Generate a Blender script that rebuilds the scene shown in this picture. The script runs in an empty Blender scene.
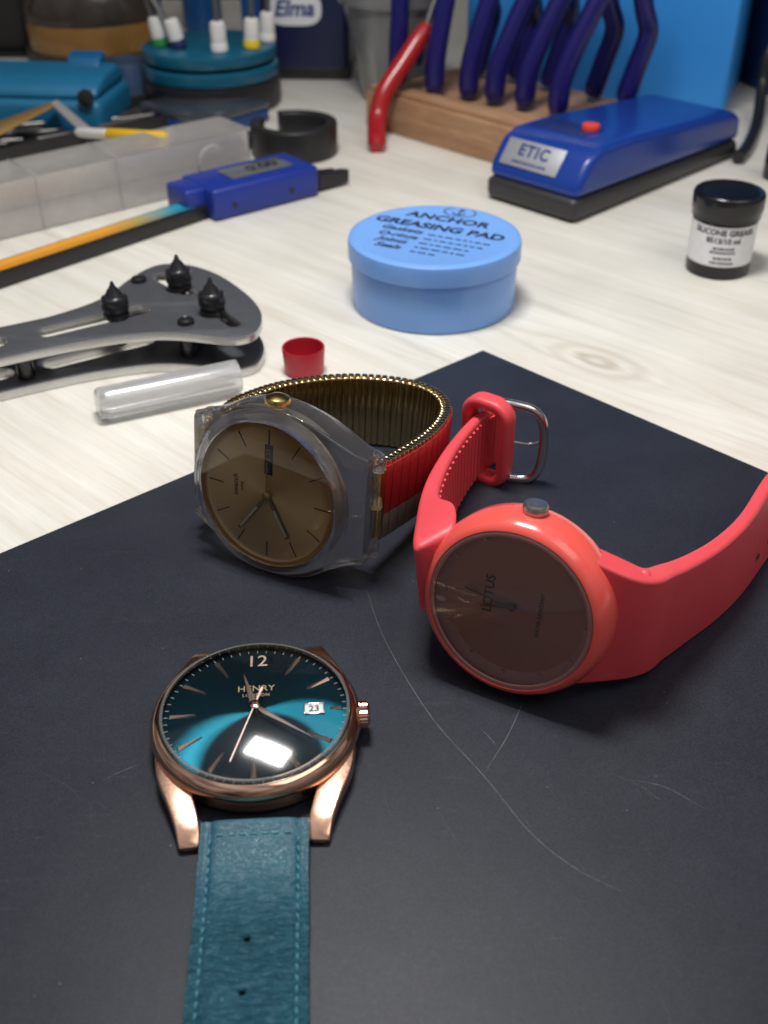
import bpy, bmesh, math, random
from mathutils import Vector, Matrix
random.seed(7)
PI = math.pi
sc = bpy.context.scene
C = sc.collection

# ------------------------------------------------------------------ camera
CAM_H, F_PX, PITCH, ROLL = 18.0, 1087.0, math.radians(35.09), math.radians(-0.286)
FW = Vector((0, math.cos(PITCH), -math.sin(PITCH)))
_rt = Vector((1, 0, 0)); _up = _rt.cross(FW)
RT = math.cos(ROLL)*_rt + math.sin(ROLL)*_up
UP = -math.sin(ROLL)*_rt + math.cos(ROLL)*_up
EYE = Vector((0, 0, CAM_H))

def at(x, y, z=0.0):
    d = FW + RT*((x-384)/F_PX) - UP*((y-512)/F_PX)
    return EYE + d*((z-CAM_H)/d.z)

cd = bpy.data.cameras.new('camera'); cam = bpy.data.objects.new('camera', cd); C.objects.link(cam)
m = Matrix((RT, UP, -FW)).transposed().to_4x4(); m.translation = EYE
cam.matrix_world = m
cd.sensor_fit = 'VERTICAL'; cd.sensor_height = 36.0; cd.lens = 36.0*F_PX/1024.0
cd.clip_start = 0.5; cd.clip_end = 2000
cd.dof.use_dof = True; cd.dof.focus_distance = 27.0
cd.dof.aperture_fstop = (cd.lens*1e-3)/0.22
sc.camera = cam

# ------------------------------------------------------------------ materials
MATS = {}
def nt_new(name):
    mt = bpy.data.materials.new(name); mt.use_nodes = True
    nt = mt.node_tree; nt.nodes.clear()
    out = nt.nodes.new('ShaderNodeOutputMaterial')
    return mt, nt, out

def N(nt, kind, **kw):
    n = nt.nodes.new('ShaderNode'+kind)
    for k, v in kw.items():
        if k in n.inputs: n.inputs[k].default_value = v
        else: setattr(n, k, v)
    return n

def rgba(c): return (c[0], c[1], c[2], 1.0)

def pbr(name, col, rough=0.5, metal=0.0, var=0.12, vscale=3.0, bump=0.0, bscale=20.0, rvar=0.15, spec=0.5, **extra):
    """principled surface with mottled colour, uneven gloss and optional fine relief"""
    if name in MATS: return MATS[name]
    mt, nt, out = nt_new(name); L = nt.links.new
    b = N(nt, 'BsdfPrincipled'); b.inputs['Metallic'].default_value = metal
    b.inputs['Specular IOR Level'].default_value = spec
    for k, v in extra.items(): b.inputs[k.replace('_', ' ')].default_value = v
    tc = N(nt, 'TexCoord')
    nz = N(nt, 'TexNoise', Scale=vscale, Detail=5.0, Roughness=0.6); L(tc.outputs['Object'], nz.inputs['Vector'])
    mx = N(nt, 'Mix', data_type='RGBA')
    mx.inputs[6].default_value = rgba([max(0, c*(1-var)) for c in col]); mx.inputs[7].default_value = rgba([min(1, c*(1+var)) for c in col])
    L(nz.outputs['Fac'], mx.inputs[0]); L(mx.outputs[2], b.inputs['Base Color'])
    nr = N(nt, 'TexNoise', Scale=vscale*4, Detail=6.0, Roughness=0.7); L(tc.outputs['Object'], nr.inputs['Vector'])
    mr = N(nt, 'MapRange'); mr.inputs[1].default_value = .3; mr.inputs[2].default_value = .7
    mr.inputs[3].default_value = max(0.02, rough*(1-rvar)); mr.inputs[4].default_value = min(1, rough*(1+rvar))
    L(nr.outputs['Fac'], mr.inputs[0]); L(mr.outputs[0], b.inputs['Roughness'])
    if bump:
        nb = N(nt, 'TexNoise', Scale=bscale, Detail=4.0); L(tc.outputs['Object'], nb.inputs['Vector'])
        bp = N(nt, 'Bump', Strength=bump, Distance=0.02); L(nb.outputs['Fac'], bp.inputs['Height']); L(bp.outputs[0], b.inputs['Normal'])
    L(b.outputs[0], out.inputs[0])
    MATS[name] = mt; return mt

def clear(name, tint=(.95,.96,.98), milk=0.0, milkcol=(.8,.82,.85), rough=0.03, refl=1.0, ior=1.5):
    """thin clear sheet: see-through with a surface reflection and a little milkiness"""
    if name in MATS: return MATS[name]
    mt, nt, out = nt_new(name); L = nt.links.new
    tr = N(nt, 'BsdfTransparent'); tr.inputs[0].default_value = rgba(tint)
    df = N(nt, 'BsdfPrincipled'); df.inputs['Base Color'].default_value = rgba(milkcol); df.inputs['Roughness'].default_value = .5
    tl = N(nt, 'BsdfTranslucent'); tl.inputs[0].default_value = rgba(milkcol)
    dm = N(nt, 'MixShader'); dm.inputs[0].default_value = .45; L(df.outputs[0], dm.inputs[1]); L(tl.outputs[0], dm.inputs[2])
    m1 = N(nt, 'MixShader'); L(tr.outputs[0], m1.inputs[1]); L(dm.outputs[0], m1.inputs[2])
    tc = N(nt, 'TexCoord'); nz = N(nt, 'TexNoise', Scale=1.5, Detail=4.0); L(tc.outputs['Object'], nz.inputs['Vector'])
    mm = N(nt, 'MapRange'); mm.inputs[1].default_value = .3; mm.inputs[2].default_value = .7
    mm.inputs[3].default_value = milk*.94; mm.inputs[4].default_value = milk*1.05
    L(nz.outputs['Fac'], mm.inputs[0]); L(mm.outputs[0], m1.inputs[0])
    gl = N(nt, 'BsdfGlossy'); gl.inputs['Roughness'].default_value = rough; gl.inputs['Color'].default_value = (1,1,1,1)
    fr = N(nt, 'Fresnel', IOR=ior); mu = N(nt, 'Math', operation='MULTIPLY'); mu.inputs[1].default_value = refl
    L(fr.outputs[0], mu.inputs[0])
    m2 = N(nt, 'MixShader'); L(mu.outputs[0], m2.inputs[0]); L(m1.outputs[0], m2.inputs[1]); L(gl.outputs[0], m2.inputs[2])
    L(m2.outputs[0], out.inputs[0]); MATS[name] = mt; return mt

def srgb(r, g, b):
    f = lambda v: (v/255/12.92) if v/255 <= .04045 else ((v/255+.055)/1.055)**2.4
    return (f(r), f(g), f(b))

# ------------------------------------------------------------------ mesh helpers
WM = {}          # world matrix of everything built
def link_obj(name, me, mat, parent=None, M=None):
    o = bpy.data.objects.new(name, me); C.objects.link(o)
    if mat is not None: me.materials.append(mat)
    M = M.copy() if M is not None else Matrix.Identity(4)
    if parent is not None:
        o.parent = parent; o.matrix_local = WM[parent.name].inverted() @ M
    else: o.matrix_local = M
    WM[o.name] = M
    return o

def mesh(name, verts, faces, mat, parent=None, M=None, smooth=True, sharp=40):
    me = bpy.data.meshes.new(name)
    me.from_pydata([tuple(v) for v in verts], [], faces)
    bm = bmesh.new(); bm.from_mesh(me)
    bmesh.ops.remove_doubles(bm, verts=bm.verts, dist=1e-5)
    bmesh.ops.recalc_face_normals(bm, faces=bm.faces)
    bm.to_mesh(me); bm.free()
    if smooth:
        me.shade_smooth()
        me.set_sharp_from_angle(angle=math.radians(sharp))
    return link_obj(name, me, mat, parent, M)

def bm_obj(name, bm, mat, parent=None, M=None, smooth=True, sharp=40):
    me = bpy.data.meshes.new(name)
    bmesh.ops.recalc_face_normals(bm, faces=bm.faces)
    bm.to_mesh(me); bm.free()
    if smooth:
        me.shade_smooth(); me.set_sharp_from_angle(angle=math.radians(sharp))
    return link_obj(name, me, mat, parent, M)

class MB:
    def __init__(s): s.v = []; s.f = []
    def add(s, v, f, M=None):
        b = len(s.v)
        s.v += [(M @ Vector(p)) if M is not None else Vector(p) for p in v]
        s.f += [tuple(i+b for i in q) for q in f]
        return s
    def obj(s, name, mat, parent=None, M=None, **k): return mesh(name, s.v, s.f, mat, parent, M, **k)

def lathe(prof, seg=64, closed=False):
    v, f = [], []
    n = len(prof)
    for r, z in prof:
        for i in range(seg):
            a = 2*PI*i/seg; v.append((r*math.cos(a), r*math.sin(a), z))
    for j in range(n-1 if not closed else n):
        k = (j+1) % n
        for i in range(seg):
            i2 = (i+1) % seg
            f.append((j*seg+i, j*seg+i2, k*seg+i2, k*seg+i))
    return v, f

def capped(prof, seg=64):
    v, f = lathe(prof, seg)
    n = len(prof)
    f.append(tuple(range(seg))); f.append(tuple((n-1)*seg+i for i in range(seg)))
    return v, f

def box(sx, sy, sz, bev=0.0, seg=2, c=(0,0,0)):
    bm = bmesh.new(); bmesh.ops.create_cube(bm, size=1.0)
    for q in bm.verts: q.co = Vector((q.co.x*sx, q.co.y*sy, q.co.z*sz))
    if bev: bmesh.ops.bevel(bm, geom=list(bm.edges), offset=bev, segments=seg, affect='EDGES', profile=.5)
    v = [q.co + Vector(c) for q in bm.verts]; bm.verts.index_update()
    f = [tuple(q.index for q in fc.verts) for fc in bm.faces]
    bm.free(); return v, f

def prism(pts, z0, z1, bev=0.0, seg=2):
    """extruded polygon with rounded rims"""
    bm = bmesh.new(); n = len(pts)
    a = [bm.verts.new((p[0], p[1], z0)) for p in pts]; b = [bm.verts.new((p[0], p[1], z1)) for p in pts]
    bm.faces.new(a[::-1]); bm.faces.new(b)
    rim = []
    for i in range(n): bm.faces.new((a[i], a[(i+1) % n], b[(i+1) % n], b[i]))
    bm.edges.ensure_lookup_table()
    if bev:
        rim = [e for e in bm.edges if abs(e.verts[0].co.z-e.verts[1].co.z) < 1e-6]
        bmesh.ops.bevel(bm, geom=rim, offset=bev, segments=seg, affect='EDGES', profile=.5)
    bm.verts.index_update(); v = [q.co.copy() for q in bm.verts]; f = [tuple(q.index for q in fc.verts) for fc in bm.faces]
    bm.free(); return v, f

def spline(pts, per=8):
    P = [Vector(p) for p in pts]; out = []
    for i in range(len(P)-1):
        p0 = P[i-1] if i else P[0]*2-P[1]; p1, p2 = P[i], P[i+1]; p3 = P[i+2] if i+2 < len(P) else P[-1]*2-P[-2]
        for k in range(per):
            t = k/per
            out.append(.5*((2*p1)+(p2-p0)*t+(2*p0-5*p1+4*p2-p3)*t*t+(3*p1-p0-3*p2+p3)*t**3))
    out.append(P[-1]); return out

def loft(rings, cap=True, closed=False):
    v = [p for r in rings for p in r]; n = len(rings[0]); f = []
    for j in range(len(rings) if closed else len(rings)-1):
        k = (j+1) % len(rings)
        for i in range(n): f.append((j*n+i, j*n+(i+1) % n, k*n+(i+1) % n, k*n+i))
    if cap and not closed: f.append(tuple(range(n))[::-1]); f.append(tuple((len(rings)-1)*n+i for i in range(n)))
    return v, f

def tube(pts, rad, seg=12, closed=False, flat=None):
    P = [Vector(p) for p in pts]; n = len(P); rings = []
    up = Vector((0, 0, 1)); prev = None
    for i in range(n):
        t = (P[(i+1) % n]-P[i-1]) if closed else (P[min(i+1, n-1)]-P[max(i-1, 0)])
        t.normalize()
        if prev is None:
            a = up.cross(t)
            if a.length < .1: a = Vector((1, 0, 0)).cross(t)
        else: a = prev - t*prev.dot(t)
        a.normalize(); prev = a.copy(); b = t.cross(a)
        r = rad[i] if isinstance(rad, (list, tuple)) else rad
        rings.append([P[i]+a*math.cos(2*PI*k/seg)*r+b*math.sin(2*PI*k/seg)*r for k in range(seg)])
    return loft(rings, True, closed)

def rrect(w, h, r, n=5):
    """rounded rectangle outline"""
    o = []
    for cx, cy, a0 in ((w/2-r, h/2-r, 0), (-w/2+r, h/2-r, PI/2), (-w/2+r, -h/2+r, PI), (w/2-r, -h/2+r, 1.5*PI)):
        for k in range(n+1):
            a = a0+PI/2*k/n; o.append((cx+r*math.cos(a), cy+r*math.sin(a)))
    return o

def text_geo(s, size, bold=0.0, align='CENTER', shear=0.0, depth=0.004, spacing=1.0):
    cu = bpy.data.curves.new('txt', 'FONT'); cu.body = s; cu.size = size; cu.align_x = align; cu.align_y = 'CENTER'
    cu.offset = bold*size; cu.shear = shear; cu.extrude = depth; cu.resolution_u = 3; cu.space_character = spacing
    o = bpy.data.objects.new('txt', cu); C.objects.link(o)
    dg = bpy.context.evaluated_depsgraph_get(); dg.update()
    me = bpy.data.meshes.new_from_object(o.evaluated_get(dg))
    v = [q.co.copy() for q in me.vertices]; f = [tuple(p.vertices) for p in me.polygons]
    bpy.data.objects.remove(o); bpy.data.curves.remove(cu); bpy.data.meshes.remove(me)
    return v, f

def plate_geo(outline, holes, z0, z1):
    """flat plate with holes, walls round every opening"""
    cu = bpy.data.curves.new('plate', 'CURVE'); cu.dimensions = '2D'; cu.fill_mode = 'BOTH'
    cu.extrude = (z1-z0)/2-.03; cu.bevel_depth = .03; cu.bevel_resolution = 1; cu.offset = -.03
    for pl in [outline]+holes:
        sp = cu.splines.new('POLY'); sp.points.add(len(pl)-1); sp.use_cyclic_u = True
        for i, p in enumerate(pl): sp.points[i].co = (p[0], p[1], 0, 1)
    o = bpy.data.objects.new('plate', cu); C.objects.link(o)
    dg = bpy.context.evaluated_depsgraph_get(); dg.update()
    me = bpy.data.meshes.new_from_object(o.evaluated_get(dg))
    zc = (z0+z1)/2
    v = [Vector((q.co.x, q.co.y, q.co.z+zc)) for q in me.vertices]; f = [tuple(p.vertices) for p in me.polygons]
    bpy.data.objects.remove(o); bpy.data.curves.remove(cu); bpy.data.meshes.remove(me)
    return v, f

def thing(name, label, cat, loc, group=None):
    o = bpy.data.objects.new(name, None); C.objects.link(o); o.location = loc; o.empty_display_size = .5
    o['label'] = label; o['category'] = cat
    if group: o['group'] = group
    WM[o.name] = Matrix.Translation(Vector(loc))
    return o
def tag(o, label, cat, group=None):
    o['label'] = label; o['category'] = cat
    if group: o['group'] = group
    return o
def struct(o): o['kind'] = 'structure'; return o
def T(*p): return Matrix.Translation(Vector(p))
def RZ(a): return Matrix.Rotation(a, 4, 'Z')
def RX(a): return Matrix.Rotation(a, 4, 'X')
def RY(a): return Matrix.Rotation(a, 4, 'Y')
def axes(x, y, z, o):
    mm = Matrix((x, y, z)).transposed().to_4x4(); mm.translation = o; return mm
def aim(p, d, roll=0):
    """frame at p whose Z runs along d"""
    q = Vector(d).to_track_quat('Z', 'Y').to_matrix().to_4x4(); q.translation = Vector(p); return q

# ------------------------------------------------------------------ the setting: workbench
def make_wood():
    mt, nt, out = nt_new('whitewashed_wood'); L = nt.links.new
    b = N(nt, 'BsdfPrincipled'); b.inputs['Roughness'].default_value = .42; b.inputs['Specular IOR Level'].default_value = .35
    tc = N(nt, 'TexCoord')
    rot = N(nt, 'Mapping'); rot.inputs['Rotation'].default_value = (0, 0, math.radians(43)); L(tc.outputs['Object'], rot.inputs['Vector'])
    sx = N(nt, 'SeparateXYZ'); L(rot.outputs[0], sx.inputs[0])
    # knot: bend the grain around it
    k = at(597, 361, 0); ang = math.radians(43)
    kx, ky = k.x*math.cos(ang)-k.y*math.sin(ang), k.x*math.sin(ang)+k.y*math.cos(ang)
    def mth(op, a, bb=None, c=None):
        n = N(nt, 'Math', operation=op)
        for i, q in enumerate((a, bb, c)):
            if q is None: continue
            if isinstance(q, (int, float)): n.inputs[i].default_value = q
            else: L(q, n.inputs[i])
        return n.outputs[0]
    dx = mth('MULTIPLY', mth('SUBTRACT', sx.outputs[0], kx), .5)
    dy = mth('SUBTRACT', sx.outputs[1], ky)
    r = mth('SQRT', mth('ADD', mth('MULTIPLY', dx, dx), mth('MULTIPLY', dy, dy)))
    push = mth('MULTIPLY', mth('EXPONENT', mth('MULTIPLY', mth('MULTIPLY', r, r), -.35)), mth('MULTIPLY', mth('SIGN', dy), -1.1))
    yy = mth('ADD', sx.outputs[1], push)
    cb = N(nt, 'CombineXYZ'); L(mth('MULTIPLY', sx.outputs[0], .05), cb.inputs[0]); L(yy, cb.inputs[1])
    n1 = N(nt, 'TexNoise', Scale=1.15, Detail=9.0, Roughness=.68, Distortion=.35); L(cb.outputs[0], n1.inputs['Vector'])
    n2 = N(nt, 'TexNoise', Scale=5.5, Detail=8.0, Roughness=.7); L(cb.outputs[0], n2.inputs['Vector'])
    n3 = N(nt, 'TexNoise', Scale=.16, Detail=3.0); L(rot.outputs[0], n3.inputs['Vector'])
    rp = N(nt, 'ValToRGB'); e = rp.color_ramp.elements
    e[0].position = .28; e[0].color = rgba((.57, .535, .465)); e[1].position = .60; e[1].color = rgba((.745, .725, .665))
    q = e.new(.42); q.color = rgba((.685, .655, .585)); q = e.new(.75); q.color = rgba((.79, .775, .725))
    L(n1.outputs['Fac'], rp.inputs[0])
    r2 = N(nt, 'ValToRGB'); e = r2.color_ramp.elements
    e[0].position = .32; e[0].color = (.80, .78, .74, 1); e[1].position = .55; e[1].color = (1, 1, 1, 1); L(n2.outputs['Fac'], r2.inputs[0])
    mx = N(nt, 'Mix', data_type='RGBA', blend_type='MULTIPLY'); mx.inputs[0].default_value = .5
    L(rp.outputs[0], mx.inputs[6]); L(r2.outputs[0], mx.inputs[7])
    # rings inside the knot
    wv = mth('SINE', mth('ADD', mth('MULTIPLY', r, 11.0), mth('MULTIPLY', n2.outputs['Fac'], 9.0)))
    kf = mth('MULTIPLY', mth('EXPONENT', mth('MULTIPLY', mth('MULTIPLY', r, r), -1.0)), mth('MULTIPLY_ADD', wv, .32, .36))
    mk = N(nt, 'Mix', data_type='RGBA'); mk.inputs[7].default_value = rgba((.40, .345, .26)); L(kf, mk.inputs[0]); L(mx.outputs[2], mk.inputs[6])
    m3 = N(nt, 'MapRange'); m3.inputs[1].default_value = .35; m3.inputs[2].default_value = .65; m3.inputs[3].default_value = .93; m3.inputs[4].default_value = 1.04
    L(n3.outputs['Fac'], m3.inputs[0])
    ml = N(nt, 'Mix', data_type='RGBA', blend_type='MULTIPLY'); ml.inputs[0].default_value = 1.0; L(mk.outputs[2], ml.inputs[6]); L(m3.outputs[0], ml.inputs[7])
    L(ml.outputs[2], b.inputs['Base Color'])
    bp = N(nt, 'Bump', Strength=.25, Distance=.02); L(n2.outputs['Fac'], bp.inputs['Height']); L(bp.outputs[0], b.inputs['Normal'])
    L(b.outputs[0], out.inputs[0]); return mt

v, f = box(150, 135, 2.0, .1, 2, (0, 37, -1.0))
struct(mesh('table_surface', v, f, make_wood()))
v, f = box(260, 2, 160, 0, 1, (0, 106, 40))
struct(mesh('back_wall', v, f, pbr('dark_wall_paint', (.028, .026, .028), .8, var=.3, vscale=.15)))

# ---- bench mat
def make_mat_mat():
    mt, nt, out = nt_new('dark_bench_mat'); L = nt.links.new
    b = N(nt, 'BsdfPrincipled'); b.inputs['Specular IOR Level'].default_value = .29
    tc = N(nt, 'TexCoord')
    n1 = N(nt, 'TexNoise', Scale=.35, Detail=6.0, Roughness=.65); L(tc.outputs['Object'], n1.inputs['Vector'])
    n2 = N(nt, 'TexNoise', Scale=42.0, Detail=3.0); L(tc.outputs['Object'], n2.inputs['Vector'])
    n3 = N(nt, 'TexNoise', Scale=9.0, Detail=8.0, Roughness=.8); L(tc.outputs['Object'], n3.inputs['Vector'])
    rp = N(nt, 'ValToRGB'); e = rp.color_ramp.elements
    e[0].position = .3; e[0].color = rgba((.0168, .0190, .0285)); e[1].position = .75; e[1].color = rgba((.0250, .0278, .0395))
    L(n1.outputs['Fac'], rp.inputs[0])
    # dust: sparse light specks
    vo = N(nt, 'TexVoronoi', Scale=2.6); L(tc.outputs['Object'], vo.inputs['Vector'])
    lt = N(nt, 'Math', operation='LESS_THAN'); lt.inputs[1].default_value = .035; L(vo.outputs['Distance'], lt.inputs[0])
    wn = N(nt, 'SeparateColor'); L(vo.outputs['Color'], wn.inputs[0])
    gt = N(nt, 'Math', operation='GREATER_THAN'); gt.inputs[1].default_value = .78; L(wn.outputs[0], gt.inputs[0])
    mu = N(nt, 'Math', operation='MULTIPLY'); L(lt.outputs[0], mu.inputs[0]); L(gt.outputs[0], mu.inputs[1])
    mu2 = N(nt, 'Math', operation='MULTIPLY'); L(mu.outputs[0], mu2.inputs[0]); mu2.inputs[1].default_value = .45
    mx = N(nt, 'Mix', data_type='RGBA'); mx.inputs[7].default_value = (.35, .36, .38, 1)
    L(mu2.outputs[0], mx.inputs[0]); L(rp.outputs[0], mx.inputs[6])
    # scuffs: long thin light marks
    mp = N(nt, 'Mapping'); mp.inputs['Scale'].default_value = (.25, 2.2, 1); mp.inputs['Rotation'].default_value = (0, 0, .9); L(tc.outputs['Object'], mp.inputs['Vector'])
    sc_ = N(nt, 'TexNoise', Scale=2.2, Detail=9.0, Roughness=.75, Distortion=1.2); L(mp.outputs[0], sc_.inputs['Vector'])
    sr = N(nt, 'MapRange'); sr.inputs[1].default_value = .60; sr.inputs[2].default_value = .80; sr.inputs[3].default_value = 0; sr.inputs[4].default_value = .06
    L(sc_.outputs['Fac'], sr.inputs[0])
    ma = N(nt, 'Mix', data_type='RGBA'); ma.inputs[7].default_value = (.5, .52, .56, 1); L(sr.outputs[0], ma.inputs[0]); L(mx.outputs[2], ma.inputs[6])
    prev = ma.outputs[2]
    # grain
    g1 = N(nt, 'TexNoise', Scale=26.0, Detail=2.0); L(tc.outputs['Object'], g1.inputs['Vector'])
    g2 = N(nt, 'MapRange'); g2.inputs[1].default_value = .3; g2.inputs[2].default_value = .7; g2.inputs[3].default_value = .72; g2.inputs[4].default_value = 1.28; L(g1.outputs['Fac'], g2.inputs[0])
    g3 = N(nt, 'Mix', data_type='RGBA', blend_type='MULTIPLY'); g3.inputs[0].default_value = 1.0; L(prev, g3.inputs[6]); L(g2.outputs[0], g3.inputs[7])
    L(g3.outputs[2], b.inputs['Base Color'])
    mr = N(nt, 'MapRange'); mr.inputs[3].default_value = .40; mr.inputs[4].default_value = .56; L(n3.outputs['Fac'], mr.inputs[0]); L(mr.outputs[0], b.inputs['Roughness'])
    bp = N(nt, 'Bump', Strength=.3, Distance=.012); L(n2.outputs['Fac'], bp.inputs['Height']); L(bp.outputs[0], b.inputs['Normal'])
    L(b.outputs[0], out.inputs[0]); return mt
MZ = 0.1
mc = at(483, 350, MZ); ml_ = (at(0, 553, MZ)-mc).normalized(); mr_ = (at(768, 472, MZ)-mc).normalized()
mat_root = mesh('bench_mat', *prism([mc, mc+ml_*36, mc+ml_*36+mr_*36, mc+mr_*36], 0.004, MZ, .02, 2), make_mat_mat())
tag(mat_root, 'large dark navy work mat with fine scratches under the three watches', 'mat')
scr = pbr('scratch_grey', (.10, .105, .115), .6)
def scratch(px, w):
    P = spline([at(x, y, MZ+.003) for x, y in px], 10)
    v, f = [], []
    for i, p in enumerate(P):
        t = (P[min(i+1, len(P)-1)]-P[max(i-1, 0)]).normalized(); s = Vector((-t.y, t.x, 0))
        ww = w*(.35+.65*random.random())*math.sin(PI*(i+.6)/(len(P)+.2))**.4
        v += [p+s*ww/2, p-s*ww/2]
    f = [(2*i, 2*i+1, 2*i+3, 2*i+2) for i in range(len(P)-1)]
    mesh('scratch', v, f, scr, mat_root, None)
scratch([(366, 588), (385, 640), (430, 715), (484, 776), (530, 832), (575, 868), (622, 892)], .022)
scratch([(523, 702), (508, 735), (484, 774)], .020)
scratch([(480, 728), (490, 738), (496, 745)], .016)
scratch([(630, 780), (665, 787), (703, 808)], .015)
scratch([(608, 772), (640, 786), (660, 800)], .010)
scratch([(100, 782), (120, 772), (140, 764)], .014)
scr = pbr('faint_scratch', (.045, .048, .056), .6)
rs = random.Random(11)
for i in range(34):      # faint hairlines, loosely clustered
    cx, cy = rs.choice(((560, 800), (640, 880), (430, 900), (90, 800), (700, 760), (600, 960), (60, 640)))
    x, y = cx+rs.gauss(0, 60), cy+rs.gauss(0, 45); a = rs.gauss(.5, .5); l = rs.uniform(12, 60); c_ = rs.uniform(-.12, .12)
    x = min(max(x, 10), 760); y = min(max(y, 600), 1015)
    if 150 < x+l*math.cos(a) < 375 and y > 630: continue
    scratch([(x, y), (x+l*.5*math.cos(a)-c_*l*math.sin(a), y+l*.5*math.sin(a)+c_*l*math.cos(a)), (x+l*math.cos(a), y+l*math.sin(a))], rs.uniform(.006, .012))

# ------------------------------------------------------------------ shared materials
M_rose = pbr('rose_gold', (.80, .50, .36), .13, 1.0, var=.06, bump=.03, bscale=6)
M_rose_hand = pbr('rose_gold_hands', (.93, .70, .62), .42, 1.0, var=.04)
M_gold = pbr('yellow_gold', (.72, .52, .20), .2, 1.0, var=.08)
M_steel = pbr('polished_steel', (.62, .61, .60), .16, 1.0, var=.05)
M_crystal = clear('watch_crystal', (.97, .98, .98), 0.0, rough=.012, refl=1.0, ior=1.52)
M_black = pbr('black_plastic', (.012, .012, .013), .42)
M_marker = pbr('applied_marker', (.60, .44, .37), .38, 1.0, var=.06)
M_white = pbr('white_print', (.75, .75, .74), .5)

# ------------------------------------------------------------------ watch 1: rose gold case, teal strap
HP = at(255.5, 712.0, .90)
HM = T(*HP) @ RZ(math.radians(4.0)) @ RX(math.radians(0.5))
w1 = thing('wristwatch', 'rose gold round watch with dark sunray teal dial and teal leather strap', 'watch', (HP.x, HP.y, MZ))
case = mesh('case', *capped([(1.45, -.78), (1.62, -.76), (1.86, -.76), (2.08, -.73), (2.19, -.64), (2.22, -.50), (2.215, -.31), (2.0, -.28)], 96), M_rose, w1, HM)
mesh('bezel', *lathe([(2.19, -.33), (2.275, -.29), (2.295, -.22), (2.275, -.12), (2.215, -.01), (2.135, .065), (2.095, .08), (2.065, .065), (2.05, .02), (2.05, -.10), (2.1, -.33)], 128, True), M_rose, w1, HM)
prof = [(2.058, .03), (2.058, .10), (2.045, .13)]+[(2.03*q, .14+.30*(1-q**2.1)) for q in [i/24 for i in range(24, 0, -1)]]+[(.002, .44)]
mesh('crystal', *lathe(prof, 96), clear('domed_crystal', (.97, .98, .98), 0.0, rough=.10, refl=1.0, ior=1.52), w1, HM)
mesh('crystal_rim', *lathe([(2.055, .05), (2.058, .125), (2.04, .15), (1.99, .155), (1.985, .10)], 128, True), clear('grey_rim_glass', (.85, .86, .85), .30, (.62, .62, .58), .05, 1.0), w1, HM)

def make_sunray():
    mt, nt, out = nt_new('sunray_teal'); L = nt.links.new
    b = nt.nodes.new('ShaderNodeBsdfAnisotropic'); b.distribution = 'BECKMANN'
    b.inputs['Color'].default_value = rgba((.0024, .031, .045)); b.inputs['Anisotropy'].default_value = -.84
    tg = N(nt, 'Tangent', direction_type='RADIAL', axis='Z'); L(tg.outputs[0], b.inputs['Tangent'])
    tc = N(nt, 'TexCoord'); gr = N(nt, 'TexGradient', gradient_type='RADIAL'); L(tc.outputs['Object'], gr.inputs[0])
    nz = N(nt, 'TexNoise', Scale=1.0, Detail=2.0); nz.noise_dimensions = '1D'
    mu = N(nt, 'Math', operation='MULTIPLY'); mu.inputs[1].default_value = 260.0; L(gr.outputs['Fac'], mu.inputs[0]); L(mu.outputs[0], nz.inputs['W'])
    mr = N(nt, 'MapRange'); mr.inputs[3].default_value = .20; mr.inputs[4].default_value = .27; L(nz.outputs['Fac'], mr.inputs[0]); L(mr.outputs[0], b.inputs['Roughness'])
    df = N(nt, 'BsdfDiffuse'); df.inputs[0].default_value = rgba((.004, .010, .014)); ad = nt.nodes.new('ShaderNodeAddShader')
    L(b.outputs[0], ad.inputs[0]); L(df.outputs[0], ad.inputs[1])
    L(ad.outputs[0], out.inputs[0]); return mt
dial = mesh('dial', *lathe([(.001, .0)]+[(2.045*i/16, -.05*(i/16)**3) for i in range(1, 17)], 128), make_sunray(), w1, HM)
# markers: faceted batons
def baton(r0, r1, w0, w1_, h=.05):
    v = [(-w0/2, r0, 0), (w0/2, r0, 0), (w1_/2, r1, 0), (-w1_/2, r1, 0), (0, r0+.02, h), (0, r1-.02, h)]
    f = [(0, 1, 4), (1, 2, 5, 4), (2, 3, 5), (3, 0, 4, 5), (0, 3, 2, 1)]
    return v, f
mk_long = None
for h in range(12):
    if h == 0: continue
    Mk = HM @ T(0, 0, -.02) @ RZ(-h*PI/6)
    if h == 3: mesh('hour_marker', *baton(1.62, 1.86, .055, .075), M_marker, dial, Mk, smooth=False); continue
    if mk_long is None: mk_long = mesh('hour_marker', *baton(1.28, 1.86, .06, .12), M_marker, dial, Mk, smooth=False)
    else:
        o = mk_long.copy(); C.objects.link(o); o.parent = dial; o.matrix_local = WM[dial.name].inverted() @ Mk
mesh('numeral', *text_geo('12', .50, .002, depth=.02), M_marker, dial, HM @ T(0, 1.56, .0))
mesh('maker_name', *text_geo('HENRY', .25, .001, depth=.006, spacing=1.05), pbr('gilt_print', (.42, .32, .19), .4, .6), dial, HM @ T(.0, .70, .008))
mesh('maker_place', *text_geo('LONDON', .125, .004, depth=.004, spacing=1.15), MATS['gilt_print'], dial, HM @ T(.0, .50, .008))
tk = None
for i in range(60):
    Mk = HM @ RZ(-i*PI/30) @ T(0, 1.94, -.038)
    if tk is None: tk = mesh('minute_tick', *box(.018, .085, .006, 0), pbr('track_print', (.30, .34, .35), .45), dial, Mk, smooth=False)
    else:
        o = tk.copy(); C.objects.link(o); o.parent = dial; o.matrix_local = WM[dial.name].inverted() @ Mk
dw = mesh('date_window', *box(.40, .27, .012, .01), pbr('date_white', (.85, .85, .84), .5), dial, HM @ T(1.27, .0, .0))
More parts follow.
